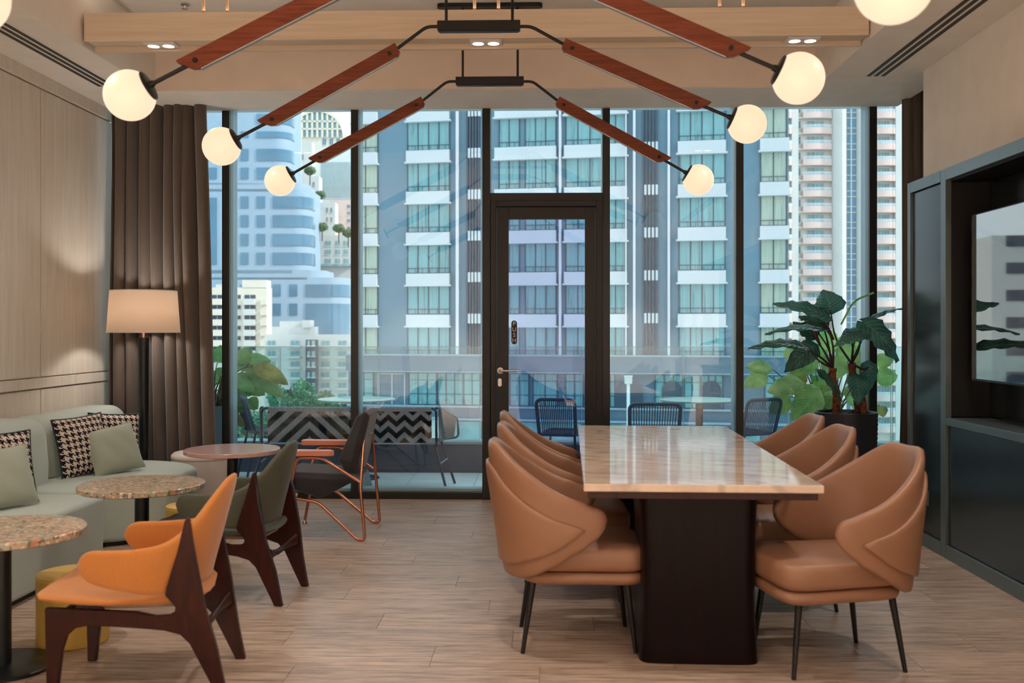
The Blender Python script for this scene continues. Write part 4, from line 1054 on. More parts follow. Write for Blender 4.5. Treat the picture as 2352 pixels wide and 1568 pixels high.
# ---- copper tube armchair
def copper_chair():
    yc = 6.735
    t = empty('copper_armchair', (-1.40, yc, 0), 0, 'charcoal armchair with copper tube frame and pink wooden armrests', 'chair')
    L = lambda X_, Y_, z: Vector((X_+1.40, Y_-yc, z))
    r = 0.0105
    for s in (-1, 1):
        Y_ = yc+s*0.30; Yb = yc+s*0.20; sh = 0.02*(1 if s > 0 else -0.02)
        MB().tube(fillet([L(-1.66, yc+s*0.22, 0.27), L(-1.45, yc+s*0.26, 0.245), L(-1.185, Y_, 0.0105), L(-1.135, Y_, 0.0105), L(-1.165, Y_, 0.35), L(-1.165, yc+s*0.16, 0.66), L(-1.165, yc, 0.665)], 0.045), r, 10).build('side_tube', M['copper'], t, smooth=60)
        MB().tube(fillet([L(-1.165, Y_-s*0.01, 0.38), L(-1.42, Y_, 0.54), L(-1.58, Y_, 0.54), L(-1.63, yc+s*0.25, 0.36)], 0.04), r, 10).build('arm_tube', M['copper'], t, smooth=60)
        MB().tube(fillet([L(-1.60, yc+s*0.22, 0.30), L(-1.66, yc+s*0.26, 0.03)], 0.02), r, 10).build('front_leg', M['copper'], t, smooth=60)
        MB().lathe([(0.016, 0.0), (0.018, 0.012), (0.010, 0.026)], 16, Matrix.Translation(L(-1.662, yc+s*0.262, 0.0))).build('glide', M['steel'], t, smooth=40)
        ap = [(-1.69, -0.03), (-1.66, -0.045), (-1.36, -0.04), (-1.33, -0.02), (-1.36, 0.025), (-1.66, 0.045), (-1.69, 0.03)]
        MB().prism([(L(x, 0, 0).x, Y_-yc+y) for x, y in ap], 0.555, 0.592).build('armrest', M['peachwood'], t, bevel=0.006)
    # faceted seat and back
    def ring(pts): return [L(x, yc+y, z) for x, y, z in pts]
    top = ring([(-1.68,-0.22,0.44),(-1.24,-0.19,0.42),(-1.24,0.19,0.42),(-1.68,0.22,0.44)])
    mid = ring([(-1.70,-0.26,0.40),(-1.20,-0.22,0.385),(-1.20,0.22,0.385),(-1.70,0.26,0.40)])
    low = ring([(-1.66,-0.20,0.33),(-1.45,-0.22,0.26),(-1.45,0.22,0.26),(-1.66,0.20,0.33)])
    m = MB().add(low+mid+top, [(3,2,1,0),(0,1,5,4),(1,2,6,5),(2,3,7,6),(3,0,4,7),(4,5,9,8),(5,6,10,9),(6,7,11,10),(7,4,8,11),(8,9,10,11)])
    m.build('seat', M['charcoal'], t, bevel=0.014, segs=3)
    bk = ring([(-1.30,-0.17,0.44),(-1.33,-0.22,0.52),(-1.215,-0.17,0.80),(-1.215,0.17,0.80),(-1.33,0.22,0.52),(-1.30,0.17,0.44)])
    bm_ = ring([(-1.24,-0.15,0.42),(-1.24,-0.25,0.50),(-1.155,-0.20,0.835),(-1.155,0.20,0.835),(-1.24,0.25,0.50),(-1.24,0.15,0.42)])
    bf = ring([(-1.20,-0.13,0.43),(-1.19,-0.21,0.52),(-1.125,-0.16,0.80),(-1.125,0.16,0.80),(-1.19,0.21,0.52),(-1.20,0.13,0.43)])
    m = MB(); vs = bk+bm_+bf; fs = [(0,1,2,3,4,5), (17,16,15,14,13,12)]
    for q in (0, 6):
        for i in range(6): fs.append((q+i, q+(i+1) % 6, q+6+(i+1) % 6, q+6+i))
    m.add(vs, fs).build('backrest', M['charcoal'], t, bevel=0.014, segs=3)
    return t
copper_chair()

# ================================================================== ROUND TABLES, STOOLS
def cafe_table(x, y, top, lab, z=0.562, r=0.32, name='round_table'):
    t = empty(name, (x, y, 0), 0, lab, 'table', 'round pedestal tables')
    MB().lathe([(r-0.006, z-0.030), (r, z-0.026), (r, z-0.004), (r-0.004, z)], 72).build('tabletop', M[top], t, smooth=30)
    MB().lathe([(0.0365, 0.012), (0.0365, z-0.031)], 28).build('pole', M['poledark'], t, smooth=40)
    MB().lathe([(0.21, 0.001), (0.21, 0.012), (0.20, 0.016)], 56).build('base', M['poledark'], t, smooth=30)
    MB().lathe([(0.10, z-0.040), (0.10, z-0.0305)], 28).build('mount_plate', M['poledark'], t, smooth=40)
q = at(4, 1222, 3.99); cafe_table(q.x, 3.99, 'terrazzo', 'round terrazzo table cut by the left edge of the picture')
q = at(326, 1114, 5.2); cafe_table(q.x, 5.2, 'terrazzo', 'round brown terrazzo table in front of the houndstooth cushions')
q = at(534, 1032, 6.74); cafe_table(q.x, 6.74, 'pinkwood', 'round pinkish table beside the off-white pouf')
def drum(x, y, lab, r=0.15, h=0.305):
    t = empty('drum_stool', (x, y, 0), 0, lab, 'stool', 'small yellow drum stools')
    MB().lathe([(r-0.003, 0.001), (r, 0.004), (r, h-0.02)], 56).build('body', M['yellow'], t, smooth=30)
    MB().lathe([(r, h-0.0199), (r, h-0.004), (r-0.006, h)], 56).build('top', M['yellowtop'], t, smooth=40)
q = fl(168, 1312, 0.305); drum(q.x, q.y, 'yellow drum stool behind the orange chair')
q = fl(440, 1158, 0.305); drum(q.x, q.y, 'yellow drum stool beyond the middle terrazzo table')
pf = empty('pouf', (-2.555, 7.50, 0), 0, 'round off-white upholstered pouf beside the curtain', 'pouf')
MB().lathe([(0.20, 0.0), (0.225, 0.01), (0.232, 0.03), (0.234, 0.40)], 56).build('body', M['pouf'], pf, smooth=60)
MB().lathe([(0.234, 0.401), (0.238, 0.405), (0.235, 0.43), (0.215, 0.447), (0.15, 0.455), (0.05, 0.457)], 56).build('seat_pad', M['pouf'], pf, smooth=60)

# ================================================================== BANQUETTE
sofa = empty('banquette', (XL+0.04, 6.4, 0), 0, 'long pale sage green banquette with rounded end along the panelled wall', 'sofa')
ox, oy = XL+0.04, 6.4
def cush(name, poly, z0, z1, bev, segs=4, mat='sage'):
    return MB().prism([(x-ox, y-oy) for x, y in poly], z0, z1).build(name, M[mat], sofa, bevel=bev, segs=segs)
pa = [(ox+0.02, 5.885), (-2.80, 5.885)]+arc(-2.98, 6.75, 0.60, -66, 92, 26)+[(ox+0.02, 7.35)]
cush('rounded_seat', pa, 0.025, 0.405, 0.035)
pb = [(ox+0.02, 2.4), (-2.585, 2.4)]+arc(-2.645, 5.81, 0.06, 0, 90, 8)+[(ox+0.02, 5.87)]
cush('seat_block', pb, 0.025, 0.395, 0.035)
def roundback(name, x0, x1, y0, y1, z0, z1, R=0.12):
    # cross section in xz with rounded top, ends rounded
    pts = [(x0, z0)]+[(x0, z1-0.03), (x0+0.03, z1)]+[(x1-R+R*math.sin(math.radians(a)), z1-R*1.0+R*math.cos(math.radians(a))) for a in range(0, 91, 10)]+[(x1+0.015, z0+0.12), (x1+0.01, z0)]
    n = len(pts); cxm = (x0+x1)/2; zm = (z0+z1)/2; m = MB(); L = y1-y0; vs = []; E = 0.16; ys = []
    for k in range(8): a = PI/2*k/7; ys.append((y0+E*(1-math.sin(a)), math.cos(a)*1.0))
    rings = []
    for k in range(7, -1, -1):
        a = PI/2*k/7; rings.append((y0+E*(1-math.sin(a))*1.0, 1-(1-math.cos(PI/2-a))*1.0))
    prof = []
    for k in range(0, 9):
        a = PI/2*k/8; prof.append((y0+E*(1-math.cos(a)), E*(1-math.sin(a))))
    prof2 = [(y0+y1-y, ins) for y, ins in reversed(prof)]
    allr = prof+prof2
    for y, ins in allr:
        for (x, z) in pts:
            xx = x0+(x-x0)*(1-0.85*ins/(x1-x0)*1.0) if x > x0+0.04 else x
            zz = z0+(z-z0)*(1-ins*0.8/(z1-z0)) if z > z0+0.05 else z
            vs.append((xx-ox, y-oy, zz))
    fs = []
    for i in range(len(allr)-1):
        for k in range(n): fs.append((i*n+k, i*n+(k+1) % n, (i+1)*n+(k+1) % n, (i+1)*n+k))
    fs.append(tuple(range(n))); fs.append(tuple((len(allr)-1)*n+k for k in range(n-1, -1, -1)))
    return m.add(vs, fs).build(name, M['sage'], sofa, smooth=60)
roundback('back_cushion', ox+0.005, -3.12, 2.4, 6.33, 0.395, 0.815)
roundback('end_back_cushion', ox+0.005, -3.17, 6.335, 7.66, 0.41, 0.80)
MB().prism([(x-ox, y-oy) for x, y in [(ox+0.03, 2.42), (-2.62, 2.42), (-2.62, 5.84), (-2.82, 5.92)]+arc(-2.98, 6.75, 0.57, -66, 92, 20)+[(ox+0.03, 7.33)]], 0.0, 0.026).build('plinth', M['black'], sofa)

# pillows: local x width, z height, y thickness; front = -y
def pillow(loc, rz, tiltx, w, h, th, mat, lab, name='throw_pillow', hound=False, roll=0.0, seed=0, grp=None):
    t = empty(name, loc, 0, lab, 'pillow', grp)
    t.rotation_euler = (tiltx, roll, rz)
    rnd = random.Random(seed); ph = rnd.uniform(0, 6)
    def surf(side, u, v):
        a = 2*u-1; b = 2*v-1
        pinch = 1-0.06*(1-abs(a)**2)*0 
        x = w/2*a*(1-0.07*(1-a*a)*0-0.06*(1-b*b)*(1 if abs(a) > 0.0 else 0)*abs(a)**3)
        z = h/2*b*(1-0.06*(1-a*a)*abs(b)**3)
        y = th/2*((1-abs(a)**2.6)*(1-abs(b)**2.6))**0.55
        y += 0.006*math.sin(a*7+b*5+ph)*(1-a*a)*(1-b*b)
        return Vector((x, side*y, z+h/2))
    n = 19
    f = MB(); f.grid(lambda u, v: surf(-1, u, v), n, n)
    k = MB(); k.grid(lambda u, v: surf(1, u, v), n, n)
    if hound:
        f.build('front_cover', M[mat], t, smooth=180, fix=False); k.build('back_cover', M['navy'], t, smooth=180, fix=False, label='dark velvet back cover')
        rim = [surf(-1, i/24, 0) for i in range(24)]+[surf(-1, 1, i/24) for i in range(24)]+[surf(-1, 1-i/24, 1) for i in range(24)]+[surf(-1, 0, 1-i/24) for i in range(24)]
        MB().tube(rim, 0.0055, 6, closed=True).build('piping', M['navy'], t, smooth=60)
    else:
        f.build('front_cover', M[mat], t, smooth=180, fix=False); k.build('back_cover', M[mat], t, smooth=180, fix=False)
        rim = [surf(-1, i/24, 0) for i in range(24)]+[surf(-1, 1, i/24) for i in range(24)]+[surf(-1, 1-i/24, 1) for i in range(24)]+[surf(-1, 0, 1-i/24) for i in range(24)]
        MB().tube(rim, 0.003, 6, closed=True).build('seam', M[mat], t, smooth=60)
    return t
pillow((-3.01, 6.55, 0.405), ang(66), ang(-12), 0.40, 0.40, 0.13, 'hound', 'houndstooth cushion with dark velvet back in front of another on the rounded seat', hound=True, roll=ang(-3), seed=1, grp='houndstooth cushions')
pillow((-3.03, 7.02, 0.41), ang(45), ang(-12), 0.37, 0.37, 0.12, 'hound', 'houndstooth cushion half hidden behind the sage cushion near the lamp', hound=True, roll=ang(4), seed=2, grp='houndstooth cushions')
pillow((-2.83, 6.66, 0.405), ang(56), ang(-20), 0.37, 0.33, 0.15, 'sagepillow', 'plain sage green cushion leaning at the right of the houndstooth cushions', roll=ang(-7), seed=3, grp='sage cushions')
pillow((-3.09, 5.68, 0.40), ang(60), ang(-10), 0.38, 0.38, 0.12, 'hound', 'houndstooth cushion cut by the left edge of the picture', hound=True, seed=4, grp='houndstooth cushions')
pillow((-2.90, 5.33, 0.40), ang(60), ang(-20), 0.40, 0.34, 0.15, 'sagepillow', 'plain sage green cushion at the left edge of the picture', roll=ang(-2), seed=5, grp='sage cushions')

# floor lamp
q = at(330, 762, 7.50); lx, ly = q.x, 7.50
lamp = empty('floor_lamp', (lx, ly, 0), 0, 'tall floor lamp with white drum shade and dark tapered pole before the curtain', 'lamp')
z0s, z1s = at(330, 763, 7.5).z, at(330, 668, 7.5).z
sh = MB(); prof = [(0.266, z0s), (0.244, z1s)]
sh.lathe(prof, 64, cap=False); so = sh.build('lamp_shade', M['shade'], lamp, smooth=180)
mo = so.modifiers.new('thick', 'SOLIDIFY'); mo.thickness = 0.002
for r_, z_ in ((0.266, z0s), (0.244, z1s)):
    MB().tube([(r_*math.cos(2*PI*i/48), r_*math.sin(2*PI*i/48), z_) for i in range(48)], 0.003, 6, closed=True).build('shade_trim', M['whiteplastic'], so, smooth=60)
MB().lathe([(0.030, 0.02), (0.034, 0.5), (0.038, 1.0), (0.040, z0s-0.04)], 6 if False else 32).build('pole', M['poledark'], lamp, smooth=50)
MB().lathe([(0.013, z0s-0.042), (0.013, z0s+0.08)], 20).build('neck', M['copper'], lamp, smooth=50)
MB().lathe([(0.13, 0.001), (0.13, 0.018), (0.05, 0.024)], 40).build('base', M['poledark'], lamp, smooth=40)
MB().lathe([(0.012, z0s+0.08), (0.03, z0s+0.12), (0.034, z0s+0.15), (0.02, z0s+0.185), (0.004, z0s+0.19)], 20).build('bulb', M['globe'], lamp, smooth=60)
L_ = add_light('lamp_bulb_light', 'POINT', (lx, ly-0.0, z0s+0.15), 25, (1.0, 0.94, 0.88), shadow_soft_size=0.045)

# ================================================================== THE CITY
struct(MB().box(-500, 500, 14, 900, -31, -30).build('ground', M['ground']))
class Fac:
    # facade line through two pixel columns given at camera depths; local s along it, n towards the camera
    def __init__(s, pa, Da, pb, Db):
        A = wp(pa, Da); B = wp(pb, Db); s.A = A; s.d = Vector((B.x-A.x, B.y-A.y, 0)).normalized(); s.n = Vector((s.d.y, -s.d.x, 0))
        if s.n.y > 0: s.n = -s.n
    def s_(s, px):
        r = ray(px, HORIZ); k = r.cross(s.d).z; t = s.A.cross(s.d).z/k; P = r*t; return (P-s.A).dot(s.d)
    def D(s, px):
        r = ray(px, HORIZ); return s.A.cross(s.d).z/r.cross(s.d).z
    def z(s, px, py): return CZ+(HORIZ-py)*s.D(px)/F
    def rot(s): return math.atan2(s.d.y, s.d.x)
def bempty(fac, name, lab, cat='building', group=None):
    t = empty(name, (fac.A.x, fac.A.y, 0), fac.rot(), lab, cat, group); return t
# in the building frame: x = s, y = -n (away from the camera is +y)
def bb(parent, name, mat, s0, s1, n0, n1, z0, z1, label=None):
    return MB().box(s0, s1, -n1, -n0, z0, z1).build(name, M[mat], parent, fix=False, label=label)

# ---- hotel opposite
H_ = Fac(985, 77.9, 1775, 73.0)
hotel = bempty(H_, 'hotel_building', 'dark blue-grey hotel with white spandrel bands straight across the street')
S = H_.s_
bb(hotel, 'wall', 'hotel_wall', S(812), S(1811), -14, 0, -0.5, 29)
ZB = [1.64+3.2*k for k in range(-1, 8)]
wcols = [((796,868),(812,868),2,'cream'),((937,1033),(936,1035),4,'teal'),((1147,1193),(1138,1279),2,'teal'),((1207,1277),None,3,'teal'),((1300,1383),(1297,1386),3,'teal'),((1392,1436),(1388,1441),2,'teal'),((1560,1665),(1557,1667),4,'teal'),((1747,1806),(1745,1812),2,'cream')]
for (wa, wb), sp_, npn, kind in wcols:
    s0 = S(max(wa, 813)); s1 = S(wb); npan = npn
    me_p = None
    W_ = (s1-s0)/npan
    mp = MB().box(0.04, W_-0.04, -0.06, -0.02, 0.03, 2.22).mesh('pane', M['cream_glass' if kind == 'cream' else 'teal_curtain'], fix=False)
    fr = MB(); fr.box(0, s1-s0, -0.10, 0, 0, 0.05); fr.box(0, s1-s0, -0.10, 0, 2.2, 2.25)
    for k in range(npan+1): fr.box(k*W_-0.035, k*W_+0.035, -0.10, 0, 0, 2.25)
    fr.box(0, s1-s0, -0.14, -0.10, 0.38, 0.42)
    for k in range(int((s1-s0)/0.6)+1): fr.box(min(k*0.6, s1-s0-0.02), min(k*0.6+0.02, s1-s0), -0.14, -0.11, 0.0, 0.40)
    mf = fr.mesh('window', M['hotel_frame'], fix=False)
    for k, zb in enumerate(ZB):
        if zb+0.98 > 19: continue
        wz = zb+0.97
        wo = link_mesh('window', mf, hotel, (s0, 0, wz))
        for j in range(npan): link_mesh('pane', mp, wo, (j*W_, 0, 0))
    if sp_:
        a, b = S(max(sp_[0], 812)), S(sp_[1])
        ms = MB().box(a, b, -0.45, 0, 0.0, 0.94).box(a-0.12, b+0.12, -0.55, 0, -0.06, 0.06).mesh('spandrel', M['hotel_band'], fix=False)
        for zb in ZB[1:]:
            if zb > 19: continue
            link_mesh('spandrel', ms, hotel, (0, 0, zb))
for px in (1052.5, 1288, 1438.5, 1457.5, 1536.5):
    w_ = 0.085 if px != 1438.5 else 0.05
    bb(hotel, 'fin', 'hotel_fin', S(px)-w_, S(px)+w_, 0, 0.5, -0.5, 25)
for a, b in ((1073, 1106), (1476, 1514)):
    m = MB(); n = 5
    for k in range(n):
        s0 = S(a)+(S(b)-S(a))*k/n; m.box(s0, s0+0.12, -0.25, 0, -0.5, 25)
    m.build('louver_bars', M['hotel_frame'], hotel, fix=False)
    for zb in ZB:
        if zb > 19: continue
        m = MB()
        for k in range(4):
            s0 = S(a)+(S(b)-S(a))*(k+0.5)/4.4; m.box(s0, s0+0.17, -0.3, 0, zb-0.1+0.35, zb+1.0)
        m.build('vent_strips', M['hotel_band'], hotel, fix=False)
# podium of the hotel
bb(hotel, 'podium_band', 'hotel_podium', S(800), S(1826), -14, 0.6, -1.84, -0.55)
bb(hotel, 'ledge', 'ledge', S(800), S(1827), -1, 0.72, -0.62, -0.50)
bb(hotel, 'ledge', 'ledge', S(800), S(1827), -1, 0.70, -1.90, -1.82)
bb(hotel, 'podium_wall', 'hotel_podium', S(800), S(1822), -14, 0.0, -30, -1.8)
bb(hotel, 'ledge', 'ledge', S(800), S(1830), -1, 0.35, -4.62, -4.48)
bb(hotel, 'ledge', 'ledge', S(800), S(1830), -1, 0.45, -5.6, -5.45)
z0p, z1p = -4.45, -1.95
for a, b, npan in ((815,858,2),(940,1003,3),(1006,1064,3),(1066,1104,2),(1172,1215,2),(1225,1280,2),(1300,1340,2),(1402,1412,1),(1505,1568,3),(1572,1608,2),(1611,1660,3),(1757,1798,2)):
    W_ = (S(b)-S(a))/npan; fr = MB()
    for k in range(npan+1): fr.box(k*W_-0.04, k*W_+0.04, -0.1, 0, 0, 2.5)
    for zz in (0, 0.82, 1.9, 2.45): fr.box(0, npan*W_, -0.1, 0, zz, zz+0.05)
    wo = fr.build('window', M['hotel_frame'], hotel, fix=False); wo.location = (S(a), 0, z0p)
    for j in range(npan): MB().box(j*W_+0.04, (j+1)*W_-0.04, -0.06, -0.01, 0.04, 2.45).build('pane', M['teal_curtain'], wo, fix=False)
for a, b in ((1521,1566),(1611,1656),(1413,1475)):
    c_ = (S(a)+S(b))/2; hw = (S(b)-S(a))/2
    zt_ = -2.4; poly = [(c_-hw, z0p)]+[(c_-hw*math.cos(math.radians(t)), zt_-hw*0.9+hw*0.9*math.sin(math.radians(t))) for t in range(0, 181, 12)]+[(c_+hw, z0p)]
    MB().prism(poly, 0.12, 0.2, XZ(0)).build('arch', M['hotel_frame'], hotel, fix=False)
for a, b in ((869, 930), (870, 901)):
    for px in (a, b): bb(hotel, 'door_outline', 'hotel_band', S(px)-0.04, S(px)+0.04, 0, 0.1, -4.45, -2.05)
bb(hotel, 'door_outline', 'hotel_band', S(869), S(930), 0, 0.1, -2.09, -2.01)
for px0, px1, w_ in ((1757,1758,2),(1752,1753,1)):
    pass
for a, b in ((815,840),(1042,1104),(1170,1335),(1402,1440),(1600,1660),(1690,1745)):
    bb(hotel, 'street_window', 'green_glass', S(a), S(b), 0, 0.1, -8.4, -5.7)
bb(hotel, 'white_panel', 'white_b', S(985), S(1028), 0, 0.2, -9, -5.4)
# light post near the hotel
pq = wp(1443, 66); t = empty('bollard_light', (pq.x, pq.y, -12), 0, 'slim pale lamp post with square head beyond the balustrade', 'street lamp')
zz = CZ+(HORIZ-865)*66/F
MB().box(-0.10, 0.10, -0.1, 0.1, 0, zz+12-0.4).build('post', M['rail_b'], t, fix=False)
MB().box(-0.24, 0.24, -0.24, 0.24, zz+12-0.45, zz+12).build('lamp_head', M['white_b'], t, fix=False)
MB().box(-0.28, 0.28, -0.28, 0.28, zz+12, zz+12.08).build('cap', M['white_b'], t, fix=False)
MB().box(-1.0, 1.0, -1, 1, -18, 0).build('footing', M['hotel_podium'], t, fix=False)

# ---- tall apartment tower on the right
A_ = Fac(1800, 184, 2080, 184)
apt = bempty(A_, 'apartment_tower', 'tall cream apartment tower with pink balconies at the right')
S = A_.s_; Dp = 184.0; zz_ = lambda py: CZ+(HORIZ-py)*Dp/F
bb(apt, 'wall', 'cream_b', S(1740), S(2240), -18, -0.9, -30, 60)
fp = 36.05*Dp/F
bb(apt, 'pier', 'white_b', S(1818), S(1833), -1.7, 0.3, -30, 60); bb(apt, 'pier', 'white_b', S(2056), S(2073), -1.7, 0.3, -30, 60); bb(apt, 'pier', 'white_b', S(1740), S(1806), -1.7, -0.3, -30, 60)
def curvedwall(px0, px1, n_out, mat, name):
    a, b = S(px0), S(px1); pts = [(a, 1.7)]+[(a+(b-a)*t/10, -n_out*math.sin(PI*t/10)-0.2) for t in range(11)]+[(b, 1.7)]
    MB().prism(pts, -30, 60).build(name, M[mat], apt, smooth=40)
curvedwall(1911, 1944, 1.6, 'white_b', 'curved_wall'); curvedwall(1967, 1992, 1.4, 'white_b', 'curved_wall')
bb(apt, 'glass_strip', 'blue_glass', S(1944), S(1967), -1.7, -0.1, -30, 60)
bb(apt, 'strip_mullion', 'white_b', S(1955)-0.12, S(1955)+0.12, -0.2, 0.05, -30, 60)
bb(apt, 'wall', 'grey_b', S(1992), S(2013), -1.7, 0.1, -30, 60)
parts = {}
def balc_mesh(a, b, bulge):
    s0, s1 = S(a), S(b); n = 10
    pts = [(s0, 1.6)]+[(s0+(s1-s0)*t/n, -bulge*math.sin(PI*t/n)-0.25) for t in range(n+1)]+[(s1, 1.6)]
    m1 = MB().prism(pts, 0, 1.15).mesh('balcony', M['pink_b'], 40)
    rl = MB()
    for t in range(n):
        x0, y0 = s0+(s1-s0)*t/n, -bulge*math.sin(PI*t/n)-0.22; x1, y1 = s0+(s1-s0)*(t+1)/n, -bulge*math.sin(PI*(t+1)/n)-0.22
        rl.add([(x0,y0,1.6),(x1,y1,1.6),(x1,y1,1.68),(x0,y0,1.68),(x0,y0+.08,1.6),(x1,y1+.08,1.6),(x1,y1+.08,1.68),(x0,y0+.08,1.68)], [(0,1,2,3),(4,7,6,5),(3,2,6,7),(0,4,5,1)])
        rl.box(x0, x0+0.1, y0, y0+0.06, 1.15, 1.62); rl.box((x0+x1)/2, (x0+x1)/2+0.1, (y0+y1)/2, (y0+y1)/2+0.06, 1.15, 1.62)
    m2 = rl.mesh('railing', M['rail_b'], fix=False)
    w0, w1 = s0+(s1-s0)*0.18, s0+(s1-s0)*0.78
    g = MB(); g.box(w0, w1, 0.84, 0.92, 1.2, 2.6)
    m3 = g.mesh('window', M['green_glass'], fix=False)
    f = MB()
    for k in range(5): x = w0+(w1-w0)*k/4; f.box(x-0.06, x+0.06, 0.78, 0.86, 1.2, 2.6)
    m4 = f.mesh('window_frame', M['white_b'], fix=False)
    return m1, m2, m3, m4
B1 = balc_mesh(1844, 1910, 0.5); B2 = balc_mesh(2013, 2056, 0.3); B3 = balc_mesh(1806, 1818, 0.3); B4 = balc_mesh(2073, 2110, 0.4)
zb0_ = zz_(308)
for k in range(-3, 20):
    z = zb0_-k*fp
    for ms in (B1, B2, B3, B4):
        o = link_mesh('balcony', ms[0], apt, (0, 0, z)); link_mesh('railing', ms[1], o); wo = link_mesh('window', ms[2], apt, (0, 0, z)); link_mesh('window_frame', ms[3], wo)
    if k == -3:
        mw_ = MB().box(S(1834), S(1841), 0.7, 0.92, 1.3, 2.5).mesh('window', M['blue_glass'], fix=False)
        msl = MB().box(S(1833), S(1844), 0.2, 1.6, 0, 0.35).mesh('slab', M['white_b'], fix=False)
        mtr = MB().box(S(1943.5), S(1967.5), -0.02, 1, 0, 0.14).box(S(1943.5), S(1967.5), -0.02, 1, fp*0.36, fp*0.36+0.14).mesh('strip_rail', M['white_b'], fix=False)
    link_mesh('window', mw_, apt, (0, 0, z)); link_mesh('slab', msl, apt, (0, 0, z)); link_mesh('strip_rail', mtr, apt, (0, 0, z))

# ---- pale blue stepped tower with curved window bays (left)
D1 = 262.0
T_ = Fac(480, D1, 700, D1)
S = T_.s_; zt1 = lambda py: CZ+(HORIZ-py)*D1/F
tower = bempty(T_, 'stepped_tower', 'pale blue tower with square windows and curved window bays at the left')
def outline(s0, s1, R, grow=0.0, depth=15):
    pts = [(s0, depth)]+[(s0, -grow)]
    n = 12
    pts += [(s1-R+(R+grow)*math.sin(math.radians(90*i/n)), R-(R+grow)*math.cos(math.radians(90*i/n))) for i in range(n+1)]
    pts += [(s1+grow, depth)]
    return pts
def tier(px0, px1, y_top, y_bot, Rpx, rows, bay, ysq, name='tier'):
    R = Rpx*D1/F; s0, s1 = S(px0), S(px1)
    MB().prism(outline(s0, s1, R), zt1(y_bot), zt1(y_top)).build(name, M['blue_tower'], tower, smooth=30)
    for (ya, yb) in rows:
        # curved ribbon window: strip following the corner
        b0 = S(bay); o = outline(b0, s1, R, 0.25)[1:-1]; o2 = outline(b0, s1, R, -0.3)[1:-1]
        poly = o+[(s1+0.25, R+2.0), (s1-0.3, R+2.0)]+list(reversed(o2))
        MB().prism(poly, zt1(yb), zt1(ya)).build('ribbon_window', M['blue_glass'], tower, smooth=30)
wsq = {}
def sqs(cols, rows):
    for (a, b) in cols:
        for (ya, yb) in rows:
            key = (round(b-a), round(yb-ya))
            if key not in wsq: wsq[key] = MB().box(0, (b-a)*D1/F, -0.2, 0.1, 0, (yb-ya)*D1/F).mesh('window', M['blue_glass'], fix=False)
            link_mesh('window', wsq[key], tower, (S(a), 0, zt1(yb)))
top_rows = [(302, 316), (342, 369), (385, 411)]
mid_rows = [(451, 478), (494, 521), (537, 564), (580, 607)]
tier(430, 664, 228, 424, 34, [(y0, y1) for y0, y1 in top_rows]+[(262, 284)], 590, 0)
tier(430, 711, 434, 628, 40, mid_rows, 627, 0)
tier(430, 797, 637, 780, 46, [(653, 681), (697, 770)], 702, 0)
bb(tower, 'belt', 'blue_glass', S(430), S(628), -14, -0.6, zt1(434), zt1(424)); bb(tower, 'belt', 'blue_glass', S(430), S(653), -14, -0.6, zt1(638), zt1(622))
MB().prism(outline(S(430), S(700), 30*D1/F, 0, 14), zt1(440), zt1(420)).build('setback', M['blue_tower'], tower, smooth=30)
MB().prism(outline(S(430), S(745), 40*D1/F, 0, 14), zt1(642), zt1(620)).build('setback', M['blue_tower'], tower, smooth=30)
sqs([(480, 498), (553, 571)], top_rows[1:]+[(302, 316)]); sqs([(553, 571), (590, 609)], mid_rows); sqs([(627, 645), (665, 683), (553,571), (590,609)], [(653, 680), (697, 724)])
sqs([(476, 498)], [(454, 607)])
bb(tower, 'lower_mass', 'blue_tower', S(430), S(795), -15, -1, -30, zt1(775))

# ---- generic far blocks with windows
def block(name, lab, D, px0, px1, ytop, mat, cols, rows, wmat='blue_glass', depth=5, slabs=None, right_depth=None, ybot=None, roofs=(), group=None):
    f_ = Fac(px0, D, px1, D); t = bempty(f_, name, lab, group=group); k = D/F
    Z_ = lambda py: CZ+(HORIZ-py)*k; S_ = f_.s_
    MB().box(0, S_(px1), 0, depth, (-30 if ybot is None else Z_(ybot)), Z_(ytop)).build('wall', M[mat], t, fix=False)
    cache = {}
    for (a, b) in cols:
        for (ya, yb) in rows:
            key = (round(b-a, 1), round(yb-ya, 1))
            if key not in cache:
                cache[key] = (MB().box(0, (b-a)*k, -0.12, 0.1, 0, (yb-ya)*k).mesh('window', M[wmat], fix=False),
                              MB().box(-0.1, (b-a)*k+0.1, -0.2, 0, -0.25, 0).box((b-a)*k/2-0.05, (b-a)*k/2+0.05, -0.17, 0, 0, (yb-ya)*k).mesh('window_sill', M['white_b'], fix=False))
            wo = link_mesh('window', cache[key][0], t, (S_(a), 0, Z_(yb)))
            link_mesh('window_sill', cache[key][1], wo)
    if slabs:
        for (a, b, out, ys, h, m_) in slabs:
            ms = MB().box(S_(a), S_(b), -out, 0, 0, h*k).mesh('balcony', M[m_], fix=False)
            for y_ in ys: link_mesh('balcony', ms, t, (0, 0, Z_(y_)))
    for (a, b, ya, yb, m_, setb) in roofs:
        MB().box(S_(a), S_(b), setb, depth*0.9, Z_(yb), Z_(ya)).build('roof_block', M[m_], t, fix=False)
    return t, f_
W1rows = [(677+23.7*i, 686+23.7*i) for i in range(7)]
block('balcony_block', 'cream apartment block with stacked balconies at the left below the blue tower', 240, 470, 613, 660, 'cream_b', [(486,512),(538,553),(562,587)], W1rows, 'hotel_frame', slabs=[(486,512,1.2,[700+23.7*i for i in range(6)],14,'cream_b'),(562,587,1.2,[700+23.7*i for i in range(6)],14,'white_b'),(600,614,1.0,[700+23.7*i for i in range(6)],12,'cream_b')], roofs=[(556,612,643,662,'cream_b',0),(490,512,652,662,'white_b',2)])
W2r = [(782+24.2*i, 793+24.2*i) for i in range(6)]
